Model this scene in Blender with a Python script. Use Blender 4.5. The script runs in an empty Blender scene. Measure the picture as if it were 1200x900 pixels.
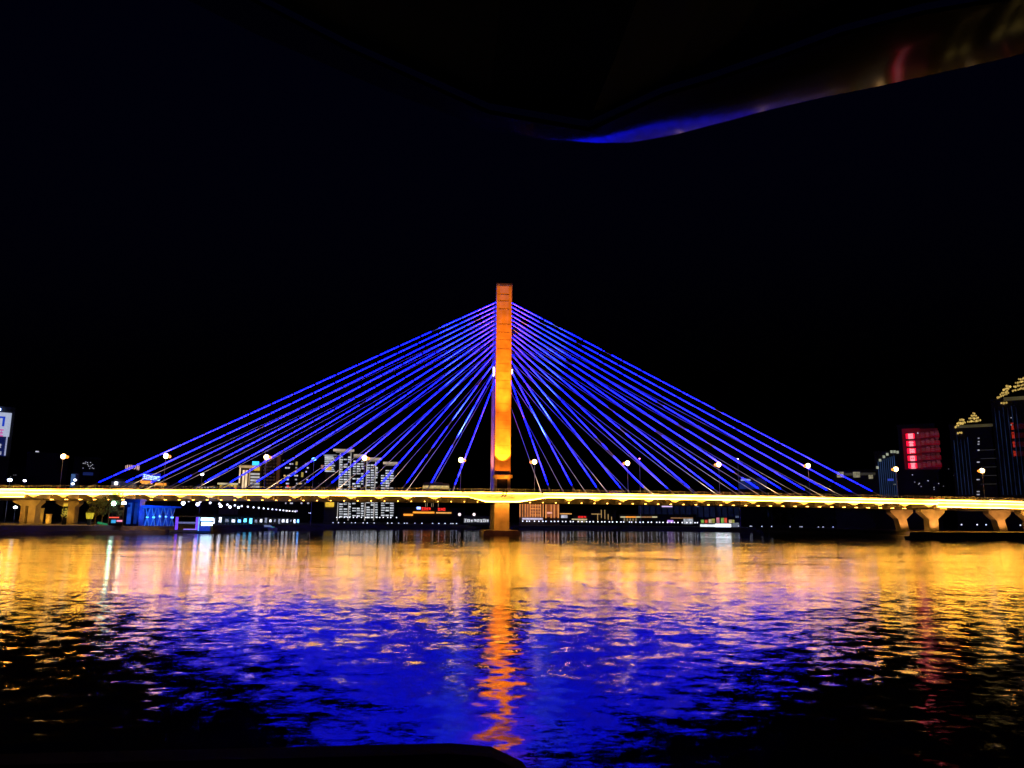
import bpy, bmesh, math, random
from mathutils import Vector, Matrix
random.seed(7)
S = bpy.context.scene
COL = S.collection
R = math.radians

# ------------------------------------------------------------------ camera model
F, H = 900.0, 4.5
PITCH, YAW, ROLL = math.atan(162 / 900), R(4.7), R(0.5)
FW = Vector((math.sin(YAW) * math.cos(PITCH), math.cos(YAW) * math.cos(PITCH), math.sin(PITCH)))
RT0 = Vector((math.cos(YAW), -math.sin(YAW), 0))
UP0 = RT0.cross(FW)
RT = RT0 * math.cos(ROLL) + UP0 * math.sin(ROLL)
UP = UP0 * math.cos(ROLL) - RT0 * math.sin(ROLL)
EYE = Vector((0, 0, H))

def ray(px, py):
    return FW + RT * ((px - 600) / F) - UP * ((py - 450) / F)

def at(px, py, Y):
    """the point of the place at distance Y along the view line of a spot in the photograph"""
    d = ray(px, py)
    return EYE + d * (Y / d.y)

def ground(px, py, z=0.0):
    d = ray(px, py)
    return EYE + d * ((z - H) / d.z)

cam = bpy.data.cameras.new('camera')
cam.sensor_width = 36
cam.lens = 27
cam.clip_start = 0.05
cam.clip_end = 30000
co = bpy.data.objects.new('camera', cam)
COL.objects.link(co)
m3 = Matrix((RT, UP, -FW)).transposed()
co.matrix_world = Matrix.Translation(EYE) @ m3.to_4x4()
S.camera = co

# ------------------------------------------------------------------ render settings
S.view_settings.view_transform = 'Standard'
S.view_settings.look = 'None'
S.view_settings.exposure = 0
S.view_settings.gamma = 1
S.cycles.use_denoising = True
S.cycles.max_bounces = 5
S.cycles.glossy_bounces = 3
S.cycles.diffuse_bounces = 2
S.cycles.sample_clamp_indirect = 6
S.cycles.use_light_tree = True

# ------------------------------------------------------------------ materials
MATS = {}

def nodes_of(name):
    m = bpy.data.materials.new(name)
    m.use_nodes = True
    nt = m.node_tree
    return m, nt, nt.nodes['Principled BSDF']

def mat(name, col, rough=0.7, metal=0.0, var=0.35, scale=0.6, bump=0.0, spec=0.5):
    """plain surface: two tones of one colour mixed by noise"""
    if name in MATS:
        return MATS[name]
    m, nt, b = nodes_of(name)
    tc = nt.nodes.new('ShaderNodeTexCoord')
    n = nt.nodes.new('ShaderNodeTexNoise')
    n.inputs['Scale'].default_value = scale
    n.inputs['Detail'].default_value = 5
    nt.links.new(tc.outputs['Object'], n.inputs['Vector'])
    r = nt.nodes.new('ShaderNodeValToRGB')
    r.color_ramp.elements[0].position = 0.3
    r.color_ramp.elements[1].position = 0.7
    r.color_ramp.elements[0].color = tuple(c * (1 - var) for c in col) + (1,)
    r.color_ramp.elements[1].color = tuple(min(1, c * (1 + var * 0.5)) for c in col) + (1,)
    nt.links.new(n.outputs['Fac'], r.inputs['Fac'])
    nt.links.new(r.outputs['Color'], b.inputs['Base Color'])
    b.inputs['Roughness'].default_value = rough
    b.inputs['Metallic'].default_value = metal
    b.inputs['Specular IOR Level'].default_value = spec
    if bump:
        bn = nt.nodes.new('ShaderNodeBump')
        bn.inputs['Strength'].default_value = bump
        bn.inputs['Distance'].default_value = 0.1
        nt.links.new(n.outputs['Fac'], bn.inputs['Height'])
        nt.links.new(bn.outputs['Normal'], b.inputs['Normal'])
    MATS[name] = m
    return m

def lamp(name, col, strength, var=0.25, scale=1.5, sampled=False):
    """something that gives off light, uneven like real lamps and lit rooms"""
    if name in MATS:
        return MATS[name]
    m, nt, b = nodes_of(name)
    b.inputs['Base Color'].default_value = (0.06, 0.06, 0.06, 1)
    b.inputs['Roughness'].default_value = 0.4
    b.inputs['Emission Color'].default_value = tuple(col) + (1,)
    tc = nt.nodes.new('ShaderNodeTexCoord')
    oi = nt.nodes.new('ShaderNodeObjectInfo')
    n = nt.nodes.new('ShaderNodeTexNoise')
    n.noise_dimensions = '4D'
    n.inputs['Scale'].default_value = scale
    mu = nt.nodes.new('ShaderNodeMath'); mu.operation = 'MULTIPLY'; mu.inputs[1].default_value = 60
    nt.links.new(oi.outputs['Random'], mu.inputs[0])
    nt.links.new(mu.outputs[0], n.inputs['W'])
    nt.links.new(tc.outputs['Object'], n.inputs['Vector'])
    mr = nt.nodes.new('ShaderNodeMapRange')
    mr.inputs['From Min'].default_value = 0.3
    mr.inputs['From Max'].default_value = 0.7
    mr.inputs['To Min'].default_value = strength * (1 - var)
    mr.inputs['To Max'].default_value = strength * (1 + var)
    nt.links.new(n.outputs['Fac'], mr.inputs['Value'])
    nt.links.new(mr.outputs['Result'], b.inputs['Emission Strength'])
    m.cycles.emission_sampling = 'FRONT' if sampled else 'NONE'
    MATS[name] = m
    return m

def led_cable():
    m, nt, b = nodes_of('blue LED tube')
    b.inputs['Base Color'].default_value = (0.4, 0.4, 0.45, 1)
    b.inputs['Roughness'].default_value = 0.5
    b.inputs['Emission Color'].default_value = (0.0009, 0.0040, 1, 1)
    L = nt.links.new
    N = nt.nodes.new
    def math_(op, a, bb=None):
        q = N('ShaderNodeMath'); q.operation = op
        for i, v in enumerate((a, bb)):
            if v is None: continue
            if isinstance(v, (int, float)): q.inputs[i].default_value = v
            else: L(v, q.inputs[i])
        return q.outputs[0]
    tc = N('ShaderNodeTexCoord'); sp = N('ShaderNodeSeparateXYZ'); oi = N('ShaderNodeObjectInfo')
    L(tc.outputs['Object'], sp.inputs[0])
    z = sp.outputs['Z']; rnd = oi.outputs['Random']
    # short dark joints between the LED lengths
    seg = math_('FRACT', math_('ADD', math_('DIVIDE', z, 8.3), math_('MULTIPLY', rnd, 9.0)))
    joint = math_('GREATER_THAN', seg, 0.085)
    # now and then a dead module
    cell = math_('FLOOR', math_('DIVIDE', z, 3.1))
    wn = N('ShaderNodeTexWhiteNoise'); wn.noise_dimensions = '2D'
    cb = N('ShaderNodeCombineXYZ'); L(cell, cb.inputs[0]); L(math_('MULTIPLY', rnd, 77.0), cb.inputs[1])
    L(cb.outputs[0], wn.inputs['Vector'])
    alive = math_('GREATER_THAN', wn.outputs['Value'], 0.03)
    dots = math_('ADD', 0.72, math_('MULTIPLY', math_('SINE', math_('MULTIPLY', z, 2 * math.pi / 1.25)), 0.28))
    per = math_('ADD', 0.7, math_('MULTIPLY', rnd, 0.7))
    st = math_('MULTIPLY', math_('MULTIPLY', math_('MULTIPLY', joint, alive), math_('MULTIPLY', dots, per)), LED)
    L(st, b.inputs['Emission Strength'])
    m.cycles.emission_sampling = 'NONE'
    return m
LED = 15.0

# ------------------------------------------------------------------ mesh helpers
class MB:
    def __init__(self):
        self.v = []; self.f = []
    def add(self, vs, fs):
        o = len(self.v)
        self.v += [tuple(p) for p in vs]
        self.f += [tuple(i + o for i in q) for q in fs]
        return self
    def box(self, x0, x1, y0, y1, z0, z1):
        return self.add([(x0, y0, z0), (x1, y0, z0), (x1, y1, z0), (x0, y1, z0), (x0, y0, z1), (x1, y0, z1), (x1, y1, z1), (x0, y1, z1)],
                        [(0, 3, 2, 1), (4, 5, 6, 7), (0, 1, 5, 4), (1, 2, 6, 5), (2, 3, 7, 6), (3, 0, 4, 7)])
    def prism_xz(self, pts, y0, y1):
        """outline in x,z (counter-clockwise seen from -y) given thickness in y"""
        n = len(pts)
        vs = [(x, y0, z) for x, z in pts] + [(x, y1, z) for x, z in pts]
        fs = [tuple(range(n)), tuple(range(2 * n - 1, n - 1, -1))]
        fs += [(i, i + n, (i + 1) % n + n, (i + 1) % n) for i in range(n)]
        return self.add(vs, fs)
    def sweep_x(self, rings):
        """rings of equal length: closed cross-sections joined one after the other"""
        n = len(rings[0])
        vs = [p for r in rings for p in r]
        fs = []
        for k in range(len(rings) - 1):
            for i in range(n):
                a, b = k * n + i, k * n + (i + 1) % n
                fs.append((a, b, b + n, a + n))
        fs.append(tuple(range(n - 1, -1, -1)))
        fs.append(tuple(range((len(rings) - 1) * n, len(rings) * n)))
        return self.add(vs, fs)
    def tube(self, p0, p1, r0, r1=None, n=8):
        r1 = r0 if r1 is None else r1
        p0, p1 = Vector(p0), Vector(p1)
        d = (p1 - p0).normalized()
        a = d.orthogonal().normalized(); b = d.cross(a)
        ra = [p0 + (a * math.cos(2 * math.pi * i / n) + b * math.sin(2 * math.pi * i / n)) * r0 for i in range(n)]
        rb = [p1 + (a * math.cos(2 * math.pi * i / n) + b * math.sin(2 * math.pi * i / n)) * r1 for i in range(n)]
        return self.sweep_x([ra, rb])
    def ball(self, c, r, nu=10, nv=6, sz=1.0):
        vs = [(c[0], c[1], c[2] - r * sz)]
        for j in range(1, nv):
            t = math.pi * j / nv
            for i in range(nu):
                u = 2 * math.pi * i / nu
                vs.append((c[0] + r * math.sin(t) * math.cos(u), c[1] + r * math.sin(t) * math.sin(u), c[2] - r * sz * math.cos(t)))
        vs.append((c[0], c[1], c[2] + r * sz))
        fs = []
        for i in range(nu):
            fs.append((0, 1 + (i + 1) % nu, 1 + i))
            e = 1 + (nv - 2) * nu
            fs.append((e + i, e + (i + 1) % nu, len(vs) - 1))
        for j in range(nv - 2):
            for i in range(nu):
                a, b = 1 + j * nu + i, 1 + j * nu + (i + 1) % nu
                fs.append((a, b, b + nu, a + nu))
        return self.add(vs, fs)
    def mesh(self, name, m):
        me = bpy.data.meshes.new(name)
        me.from_pydata(self.v, [], self.f)
        bm = bmesh.new(); bm.from_mesh(me)
        bmesh.ops.recalc_face_normals(bm, faces=bm.faces)
        bm.to_mesh(me); bm.free()
        me.update()
        if m: me.materials.append(m)
        return me
    def build(self, name, m, parent=None, loc=None, smooth=False, **tags):
        me = self.mesh(name, m)
        if smooth:
            for p in me.polygons: p.use_smooth = True
        return link(name, me, parent, loc, **tags)

def link(name, data, parent=None, loc=None, **tags):
    o = bpy.data.objects.new(name, data)
    COL.objects.link(o)
    if parent: o.parent = parent
    if loc is not None: o.location = loc
    for k, v in tags.items():
        if v: o[k] = v
    return o

def thing(name, label, cat, loc, rz=0.0, group=None):
    o = link(name, None, None, loc, label=label, category=cat, group=group)
    o.rotation_euler = (0, 0, rz)
    o.empty_display_size = 0.5
    return o

def copy_tree(o, parent=None):
    c = o.copy()
    COL.objects.link(c)
    if parent: c.parent = parent
    for ch in list(o.children):
        copy_tree(ch, c)
    return c

# ------------------------------------------------------------------ palette
CONC = mat('weathered concrete', (0.42, 0.40, 0.37), 0.8, scale=0.35, bump=0.3)
TOWERC = mat('tower concrete', (0.46, 0.43, 0.40), 0.75, var=0.35, scale=0.3, bump=0.25)
SEAM = mat('tower joint', (0.22, 0.20, 0.18), 0.8, var=.6)
EDGE = mat('tower edge steel', (0.33, 0.25, 0.24), 0.55)
ASPH = mat('asphalt', (0.05, 0.05, 0.05), 0.9)
STEEL = mat('grey painted steel', (0.35, 0.35, 0.36), 0.5)
SHEATH = mat('pale cable sheath', (0.75, 0.74, 0.70), 0.45, var=0.1)
DARKM = mat('dark metal', (0.05, 0.05, 0.055), 0.5)
BANKM = mat('bank stone', (0.14, 0.13, 0.12), 0.9, scale=0.15)
FACADE = [mat('grey facade', (0.22, 0.22, 0.23), 0.8, scale=0.1), mat('brown facade', (0.20, 0.13, 0.09), 0.8, scale=0.1),
          mat('pale facade', (0.36, 0.34, 0.31), 0.8, scale=0.1), mat('dark facade', (0.018, 0.018, 0.021), 0.7, scale=0.1)]
GLASS = mat('dark window glass', (0.02, 0.02, 0.03), 0.12)
LEDM = led_cable()
GOLD = (1, 0.43, 0.038)
STRIP = lamp('golden light strip', GOLD, 74, var=0.65, scale=0.13, sampled=True)
GIRD = lamp('girder lamp', (1, 0.42, 0.06), 16, var=0.3, sampled=True)
GLOBE = lamp('white street light', (1, 0.55, 0.20), 16, var=0.05, sampled=True)
GLOBEO = lamp('orange street light', (1, 0.27, 0.03), 2.2, var=0.05, sampled=True)
WHITE = lamp('white lamp', (0.80, 0.82, 1), 9)
WINW = lamp('white lit window', (0.85, 0.84, 1), 0.5, var=0.7, scale=0.3)
WINWARM = lamp('warm lit window', (1, 0.62, 0.2), 0.8, var=0.6, scale=0.3)
BAR = lamp('white lit balcony', (0.80, 0.84, 0.92), 0.75, var=0.6, scale=0.12)
ROOFL = lamp('pale lit cornice', (1, 0.78, 0.58), 0.42, var=0.35, scale=0.2)
YEL = lamp('yellow lit panel', (1, 0.62, 0.05), 0.75, var=0.4, scale=0.3)
CYAN = lamp('cyan sign light', (0.05, 0.55, 1), 1.6)
BLUES = lamp('blue sign light', (0.25, 0.38, 1), 3.2)
BLUEL = lamp('blue wash lamp', (0.03, 0.2, 1), 5, sampled=True)
VIOLET = lamp('violet lamp', (0.16, 0.05, 1), 1.3, sampled=True)
REDS = lamp('red sign light', (1, 0.03, 0.02), 1.3)
ORANGES = lamp('orange sign light', (1, 0.33, 0.03), 1.3)
ORBLD = lamp('orange facade light', (1, 0.36, 0.09), 0.75, var=0.45, scale=0.12)
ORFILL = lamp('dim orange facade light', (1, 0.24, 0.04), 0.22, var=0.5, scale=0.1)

# ================================================================== THE SETTING
def water():
    m, nt, b = nodes_of('river water')
    L = nt.links.new; N = nt.nodes.new
    b.inputs['Base Color'].default_value = (0.003, 0.005, 0.008, 1)
    b.inputs['Roughness'].default_value = 0.05
    b.inputs['IOR'].default_value = 1.36
    geo = N('ShaderNodeNewGeometry')
    def slope(scale, detail, amp, sx=1.0, seed=0.0, side=1.0):
        mp = N('ShaderNodeMapping')
        mp.inputs['Scale'].default_value = (sx, 1, 1)
        mp.inputs['Location'].default_value = (seed, seed * 1.7, 0)
        mp.inputs['Rotation'].default_value = (0, 0, 0.25)
        L(geo.outputs['Position'], mp.inputs['Vector'])
        n = N('ShaderNodeTexNoise')
        n.inputs['Scale'].default_value = scale
        n.inputs['Detail'].default_value = detail
        n.inputs['Roughness'].default_value = 0.55
        L(mp.outputs[0], n.inputs['Vector'])
        s = N('ShaderNodeVectorMath'); s.operation = 'SUBTRACT'; s.inputs[1].default_value = (0.5, 0.5, 0.5)
        L(n.outputs['Color'], s.inputs[0])
        k = N('ShaderNodeVectorMath'); k.operation = 'MULTIPLY'; k.inputs[1].default_value = (amp * sx * side, amp, 0)
        L(s.outputs[0], k.inputs[0])
        return k.outputs[0]
    def vadd(a, c):
        q = N('ShaderNodeVectorMath'); q.operation = 'ADD'; L(a, q.inputs[0]); L(c, q.inputs[1]); return q.outputs[0]
    sep = N('ShaderNodeSeparateXYZ'); L(geo.outputs['Position'], sep.inputs[0])
    # the boat's own wash: steeper, rounder waves close to where it runs
    wash = N('ShaderNodeMapRange'); wash.interpolation_type = 'SMOOTHSTEP'
    wash.inputs['From Min'].default_value = 22; wash.inputs['From Max'].default_value = 75
    wash.inputs['To Min'].default_value = 1.0; wash.inputs['To Max'].default_value = 0.0
    L(sep.outputs['Y'], wash.inputs['Value'])
    ws = N('ShaderNodeVectorMath'); ws.operation = 'SCALE'
    L(slope(1.1, 4, 0.23, 1.0, 5.0, 1.9), ws.inputs[0]); L(wash.outputs[0], ws.inputs['Scale'])
    sl = vadd(slope(0.22, 3, 0.03, 0.25, 3.0), slope(0.7, 3, 0.045, 0.3, 11.0))
    sl = vadd(sl, vadd(slope(2.2, 3, 0.095, 0.45, 29.0), slope(8.0, 2, 0.15, 0.6, 41.0)))
    sl = vadd(sl, slope(70.0, 0, 0.11, 0.8, 53.0))   # capillary ripples, finer than the eye can tell
    # long-crested ripples away from the boat
    fr_ = N('ShaderNodeMapRange'); fr_.interpolation_type = 'SMOOTHSTEP'
    fr_.inputs['From Min'].default_value = 30; fr_.inputs['From Max'].default_value = 90
    L(sep.outputs['Y'], fr_.inputs['Value'])
    fs_ = N('ShaderNodeVectorMath'); fs_.operation = 'SCALE'
    L(slope(0.42, 4, 0.13, 0.13, 67.0), fs_.inputs[0]); L(fr_.outputs[0], fs_.inputs['Scale'])
    sl = vadd(sl, fs_.outputs[0])
    sl = vadd(sl, ws.outputs[0])
    # wind patches: the ripples are rougher in some places; the water in the lee of the bridge lies calmer
    pn = N('ShaderNodeTexNoise'); pn.inputs['Scale'].default_value = 0.03; pn.inputs['Detail'].default_value = 2
    L(geo.outputs['Position'], pn.inputs['Vector'])
    pr = N('ShaderNodeMapRange'); pr.inputs['From Min'].default_value = 0.35; pr.inputs['From Max'].default_value = 0.65
    pr.inputs['To Min'].default_value = 0.75; pr.inputs['To Max'].default_value = 1.15
    L(pn.outputs['Fac'], pr.inputs['Value'])
    lee = N('ShaderNodeMapRange'); lee.inputs['From Min'].default_value = 243; lee.inputs['From Max'].default_value = 256
    lee.inputs['To Min'].default_value = 1.0; lee.inputs['To Max'].default_value = 0.4
    L(sep.outputs['Y'], lee.inputs['Value'])
    fd = N('ShaderNodeMapRange'); fd.inputs['From Min'].default_value = 35; fd.inputs['From Max'].default_value = 190
    fd.inputs['To Min'].default_value = 0.85; fd.inputs['To Max'].default_value = 1.0
    L(sep.outputs['Y'], fd.inputs['Value'])
    m0 = N('ShaderNodeMath'); m0.operation = 'MULTIPLY'; L(pr.outputs[0], m0.inputs[0]); L(fd.outputs[0], m0.inputs[1])
    mu = N('ShaderNodeMath'); mu.operation = 'MULTIPLY'; L(m0.outputs[0], mu.inputs[0]); L(lee.outputs[0], mu.inputs[1])
    rg = N('ShaderNodeMapRange'); rg.inputs['From Min'].default_value = 0.4; rg.inputs['From Max'].default_value = 1.0
    rg.inputs['To Min'].default_value = 0.03; rg.inputs['To Max'].default_value = 0.055
    L(lee.outputs[0], rg.inputs['Value']); L(rg.outputs[0], b.inputs['Roughness'])
    sc = N('ShaderNodeVectorMath'); sc.operation = 'SCALE'; L(sl, sc.inputs[0]); L(mu.outputs[0], sc.inputs['Scale'])
    up = N('ShaderNodeVectorMath'); up.operation = 'ADD'; up.inputs[1].default_value = (0, 0, 1); L(sc.outputs[0], up.inputs[0])
    nm = N('ShaderNodeVectorMath'); nm.operation = 'NORMALIZE'; L(up.outputs[0], nm.inputs[0])
    L(nm.outputs[0], b.inputs['Normal'])
    w = MB().add([(-9000, -2500, 0), (9000, -2500, 0), (9000, 12000, 0), (-9000, 12000, 0)], [(0, 1, 2, 3)])
    w.build('water', m, kind='structure')
water()

GZ = 2.4   # height of the quay above the water
shore = [Vector((-900, 190, 0)), Vector((-420, 205, 0))]
for px, py in ((-60, 627.2), (0, 626.6), (110, 625.4), (200, 624), (260, 622.6), (330, 620.6), (400, 620), (480, 619.8), (600, 620), (700, 621), (800, 622), (900, 623.2), (1000, 625.2), (1035, 628.2), (1060, 631.6), (1130, 632.2), (1210, 632.6), (1300, 633)):
    shore.append(ground(px, py))
shore += [Vector((420, 240, 0)), Vector((950, 190, 0))]

def bank():
    mb = MB()
    n = len(shore)
    vs = []
    for i, p in enumerate(shore):
        a = shore[max(i - 1, 0)]; c = shore[min(i + 1, n - 1)]
        t = (c - a).normalized(); inn = Vector((-t.y, t.x, 0))
        far = Vector((p.x * 9, 11000, GZ + 1))
        vs += [(p.x, p.y, -2), (p.x, p.y, 0.9), tuple(p + inn * 1.6 + Vector((0, 0, 1.0))), tuple(p + inn * 2.0 + Vector((0, 0, GZ))), tuple(p + inn * 60 + Vector((0, 0, GZ + 0.2))), tuple(far)]
    fs = []
    for i in range(n - 1):
        for k in range(5):
            fs.append((i * 6 + k, i * 6 + 6 + k, i * 6 + 7 + k, i * 6 + 1 + k))
    mb.add(vs, fs).build('riverbank', BANKM, kind='structure')
bank()

# ================================================================== THE BRIDGE
TX = 19.4                       # tower axis
YF, YN, YB = 272.5, 276.5, 302.0  # outer face, cable planes
def dz(x):
    return 15.0 - 3.0e-5 * (x - TX) ** 2
X0, X1 = -141.0, 180.0          # main span ends

bridge = thing('cable_stayed_bridge', 'long cable-stayed bridge with golden lit deck, orange pylon and blue glowing stays', 'bridge', (TX, 289, 0))
BO = Vector((TX, 289, 0))
def bpart(name, mb, m, parent=None, smooth=False, **k):
    mb.v = [tuple(Vector(p) - BO) for p in mb.v]
    return mb.build(name, m, parent or bridge, smooth=smooth, **k)

def xs(a, b, step=8.0):
    n = max(1, int(round((b - a) / step)))
    return [a + (b - a) * i / n for i in range(n + 1)]

def run(prof, a, b, step=8.0):
    """cross-section prof [(y, z below deck top)] swept along the curved deck"""
    return MB().sweep_x([[(x, y, dz(x) + z) for y, z in prof] for x in xs(a, b, step)])

YE = 306.0
bpart('deck_slab', run([(YF + .3, -0.25), (YF + .3, -1.5), (YE - .3, -1.5), (YE - .3, -0.25)], X0, X1), CONC)
bpart('roadway', run([(YF + 1.2, -0.245), (YE - 1.2, -0.245), (YE - 1.2, -0.15), (YF + 1.2, -0.15)], -420, 470), ASPH)
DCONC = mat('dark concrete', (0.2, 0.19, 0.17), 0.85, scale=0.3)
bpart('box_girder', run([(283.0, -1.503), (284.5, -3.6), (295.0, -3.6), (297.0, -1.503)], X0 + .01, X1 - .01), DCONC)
HX0, HX1, HX2, HX3 = 7.0, 13.6, 24.6, 35.4
def haunch(x):
    if x <= HX0 or x >= HX3: return 0.0
    if x < HX1: return (x - HX0) / (HX1 - HX0)
    if x > HX2: return (HX3 - x) / (HX3 - HX2)
    return 1.0
fx = sorted(set(xs(X0, X1, 6.0) + [HX0, HX1, HX2, HX3]))
rings = []
for x in fx:
    z = dz(x); lo = z - 1.75 - 1.75 * haunch(x)
    rings.append([(x, YF, z), (x, YF, lo), (x, YF + .298, lo), (x, YF + .298, z)])
WPAINT = mat('white painted concrete', (0.72, 0.71, 0.68), 0.7, var=0.15, scale=0.3)
bpart('edge_beam', MB().sweep_x(rings), WPAINT)
bpart('edge_beam', run([(YE, 0), (YE - .298, 0), (YE - .298, -1.75), (YE, -1.75)], X0, X1), CONC)
# golden light strips running along the edge beam
def strip(points, r=0.11):
    mb = MB()
    n = 6
    rg = []
    for p in points:
        rg.append([(p[0], p[1] + r * math.cos(2 * math.pi * i / n), p[2] + r * math.sin(2 * math.pi * i / n)) for i in range(n)])
    return mb.sweep_x(rg)
bpart('light_strip', strip([(x, YF - .42, dz(x) - 1.75 - 1.7 * haunch(x)) for x in fx]), STRIP)
bpart('light_strip', strip([(x, YF - .42, dz(x) - 0.55) for x in fx], 0.07), STRIP)
# railing
def railing(y, a, b):
    mb = MB()
    for z in (0.25, 0.55, 0.8, 1.1):
        pts = xs(a, b)
        mb.sweep_x([[(x, y - .03, dz(x) + z - .03), (x, y - .03, dz(x) + z + .03), (x, y + .03, dz(x) + z + .03), (x, y + .03, dz(x) + z - .03)] for x in pts])
    x = a
    while x < b:
        mb.box(x - .05, x + .05, y + .035, y + .13, dz(x) - .1, dz(x) + 1.12)
        x += 2.4
    return mb
bpart('railing', railing(YF + .5, -330, 380), STEEL)
bpart('railing', railing(YE - .5, -330, 380), STEEL)
# cross ribs under the wings
ribs = [TX + s * (k + .5) * 9.55 for s in (-1, 1) for k in range(2, 17)]
ribs = [x for x in ribs if X0 + 1 < x < X1 - 1]
for x in ribs:
    z = dz(x)
    r_ = MB().add([(x - .3, YF + .31, z - 1.51), (x - .3, YF + .31, z - 2.75), (x - .3, YF + 3.2, z - 3.0), (x - .3, 282.98, z - 3.2), (x - .3, 282.98, z - 1.51),
                   (x + .3, YF + .31, z - 1.51), (x + .3, YF + .31, z - 2.75), (x + .3, YF + 3.2, z - 3.0), (x + .3, 282.98, z - 3.2), (x + .3, 282.98, z - 1.51)],
                  [(0, 1, 2, 3, 4), (9, 8, 7, 6, 5), (0, 5, 6, 1), (1, 6, 7, 2), (2, 7, 8, 3), (3, 8, 9, 4), (4, 9, 5, 0)])
    r_.prism_xz([(x - 2.3, z - 1.755), (x + 2.3, z - 1.755), (x + .35, z - 2.95), (x - .35, z - 2.95)][::-1], YF + .02, YF + .30)
    bpart('cross_rib', r_, WPAINT)
k = 0
x = X0 + 4
while x < X1 - 2:
    if abs(x - TX) > 6:
        bpart('girder_lamp', MB().box(x - .16, x + .16, 281.6, 281.85, dz(x) - 3.45, dz(x) - 3.25).box(x - .05, x + .05, 281.855, 283.6, dz(x) - 3.38, dz(x) - 3.28), GIRD)
    x += 4.775

# approach spans
for a, b in ((-420, X0 - .05), (X1 + .05, 470)):
    bpart('approach_girder', run([(YF, 0), (YF, -2.9), (YF + 3, -3.2), (YE - 3, -3.2), (YE, -2.9), (YE, 0), (YE - .6, -.25), (YF + .6, -.25)], a, b), WPAINT)
    for zz in (-2.75, -1.4, -.35):
        bpart('light_strip', strip([(x, YF - .42, dz(x) + zz) for x in xs(a, b)], 0.09), STRIP)

# pylon: two slender legs tied by beams
LW = 2.62
def leg(y0, y1, name):
    o = bpart(name, MB().box(TX - LW, TX + LW, y0, y1, 1.7, 91.0), TOWERC)
    return o
NLEG = leg(274.4, 279.4, 'pylon_leg')
FLEG = leg(299.6, 304.4, 'pylon_leg')
for par, y in ((NLEG, 274.4),):
    fr = MB()
    fr.box(TX - LW - .25, TX - LW - .003, y - .3, y + 5.2, 15.2, 91.3).box(TX + LW + .003, TX + LW + .25, y - .3, y + 5.2, 15.2, 91.3)
    bpart('corner_strip', fr, EDGE, par)
    zz = 26.0
    z_list = []
    while zz < 90:
        z_list.append(zz); zz += 2.95
    sm = MB()
    for i, z in enumerate(z_list):
        if i % 5 == 3: continue
        z += random.uniform(-.35, .35)
        sm.box(TX - LW + random.uniform(.1, .9), TX + LW - random.uniform(.1, .9), y - .03, y - .004, z - .04, z + .04)
    bpart('joint_line', sm, SEAM, par)
    bpart('cap', MB().box(TX - LW - .3, TX + LW + .3, y - .35, y + 5.3, 91.31, 92.0).box(TX - .9, TX + .9, y + 1.5, y + 3.3, 92.001, 92.7), DARKM, par)
    # balcony and doorway at road level
    bpart('balcony', MB().box(TX - LW - .9, TX + LW + .9, y - 1.3, y - .003, 19.9, 20.2).box(TX - LW - .9, TX + LW + .9, y - 1.3, y - 1.22, 20.201, 21.0), STEEL, par)
    bpart('doorway', MB().box(TX - 1.9, TX + 1.9, y - .06, y - .004, 15.3, 19.6), GLASS, par)
bpart('cross_beam', MB().box(TX - 1.9, TX + 1.9, 279.41, 299.59, 54.5, 58.0), TOWERC)
bpart('cross_beam', MB().box(TX - 1.9, TX + 1.9, 279.41, 299.59, 88.0, 90.5), TOWERC)
bpart('pile_cap', MB().prism_xz([(TX - 6.6, 0), (TX + 6.2, 0), (TX + 6.2, 1.2), (TX + 5.4, 1.69), (TX - 5.8, 1.69), (TX - 6.6, 1.2)], 271.0, 308.0), CONC)
# white box lamps beside the pylon
for dx_, z0_, n_ in ((-LW - 1.15, 57.4, 4), (LW + .26, 58.4, 2)):
    bl = MB()
    for i in range(n_): bl.box(TX + dx_, TX + dx_ + .6, 275.0, 277.2, z0_ + i * .85, z0_ + i * .85 + .45)
    bl.box(TX + dx_ + .1, TX + dx_ + .5, 277.203, 277.4, z0_ - .2, z0_ + n_ * .85)
    bpart('box_lamp', bl, lamp('cold white box lamp', (0.62, 0.64, 1), 2.5, sampled=True), NLEG)

# stays
att = [85.4, 83.8, 82.2, 80.5, 78.9, 77.3, 75.7, 74.0, 72.4, 70.3, 68.4, 66.2, 63.2, 60.0, 56.1]
def stay(p, q, r, m, parent, name):
    d = q - p
    ln = d.length
    me = MB().tube((0, 0, 0), (0, 0, ln), r, n=8).mesh(name, m)
    for f_ in me.polygons: f_.use_smooth = len(f_.vertices) == 4
    o = link(name, me, parent)
    mat4 = Matrix.Translation(p - BO) @ d.to_track_quat('Z', 'Y').to_matrix().to_4x4()
    o.matrix_local = mat4
    return o, ln
for y, near in ((YN, True), (YB, False)):
    for s in (-1, 1):
        for i in range(15):
            xa = TX + s * (16.8 + 8.69 * (14 - i))
            q = Vector((TX + s * (LW + .1), y, att[i]))
            p = Vector((xa, y, dz(xa) + 2.5))
            p = q + (p - q) * ((q.z - dz(xa) - .25) / (q.z - p.z))
            o, ln = stay(p, q, 0.13 if near else 0.12, SHEATH, bridge, 'stay_cable')
            if near:
                t0 = (dz(xa) + 2.5 - p.z) / (q.z - p.z) * ln + random.uniform(-.4, .8)
                me = MB().tube((0, 0, t0), (0, 0, ln - .3), 0.195, n=8).mesh('led_tube', LEDM)
                for f_ in me.polygons: f_.use_smooth = len(f_.vertices) == 4
                link('led_tube', me, o)
            else:
                pass
            an = MB().tube((0, 0, 0), (0, 0, 2.6), .26, n=8).build('anchor_pipe', STEEL, o)

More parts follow.
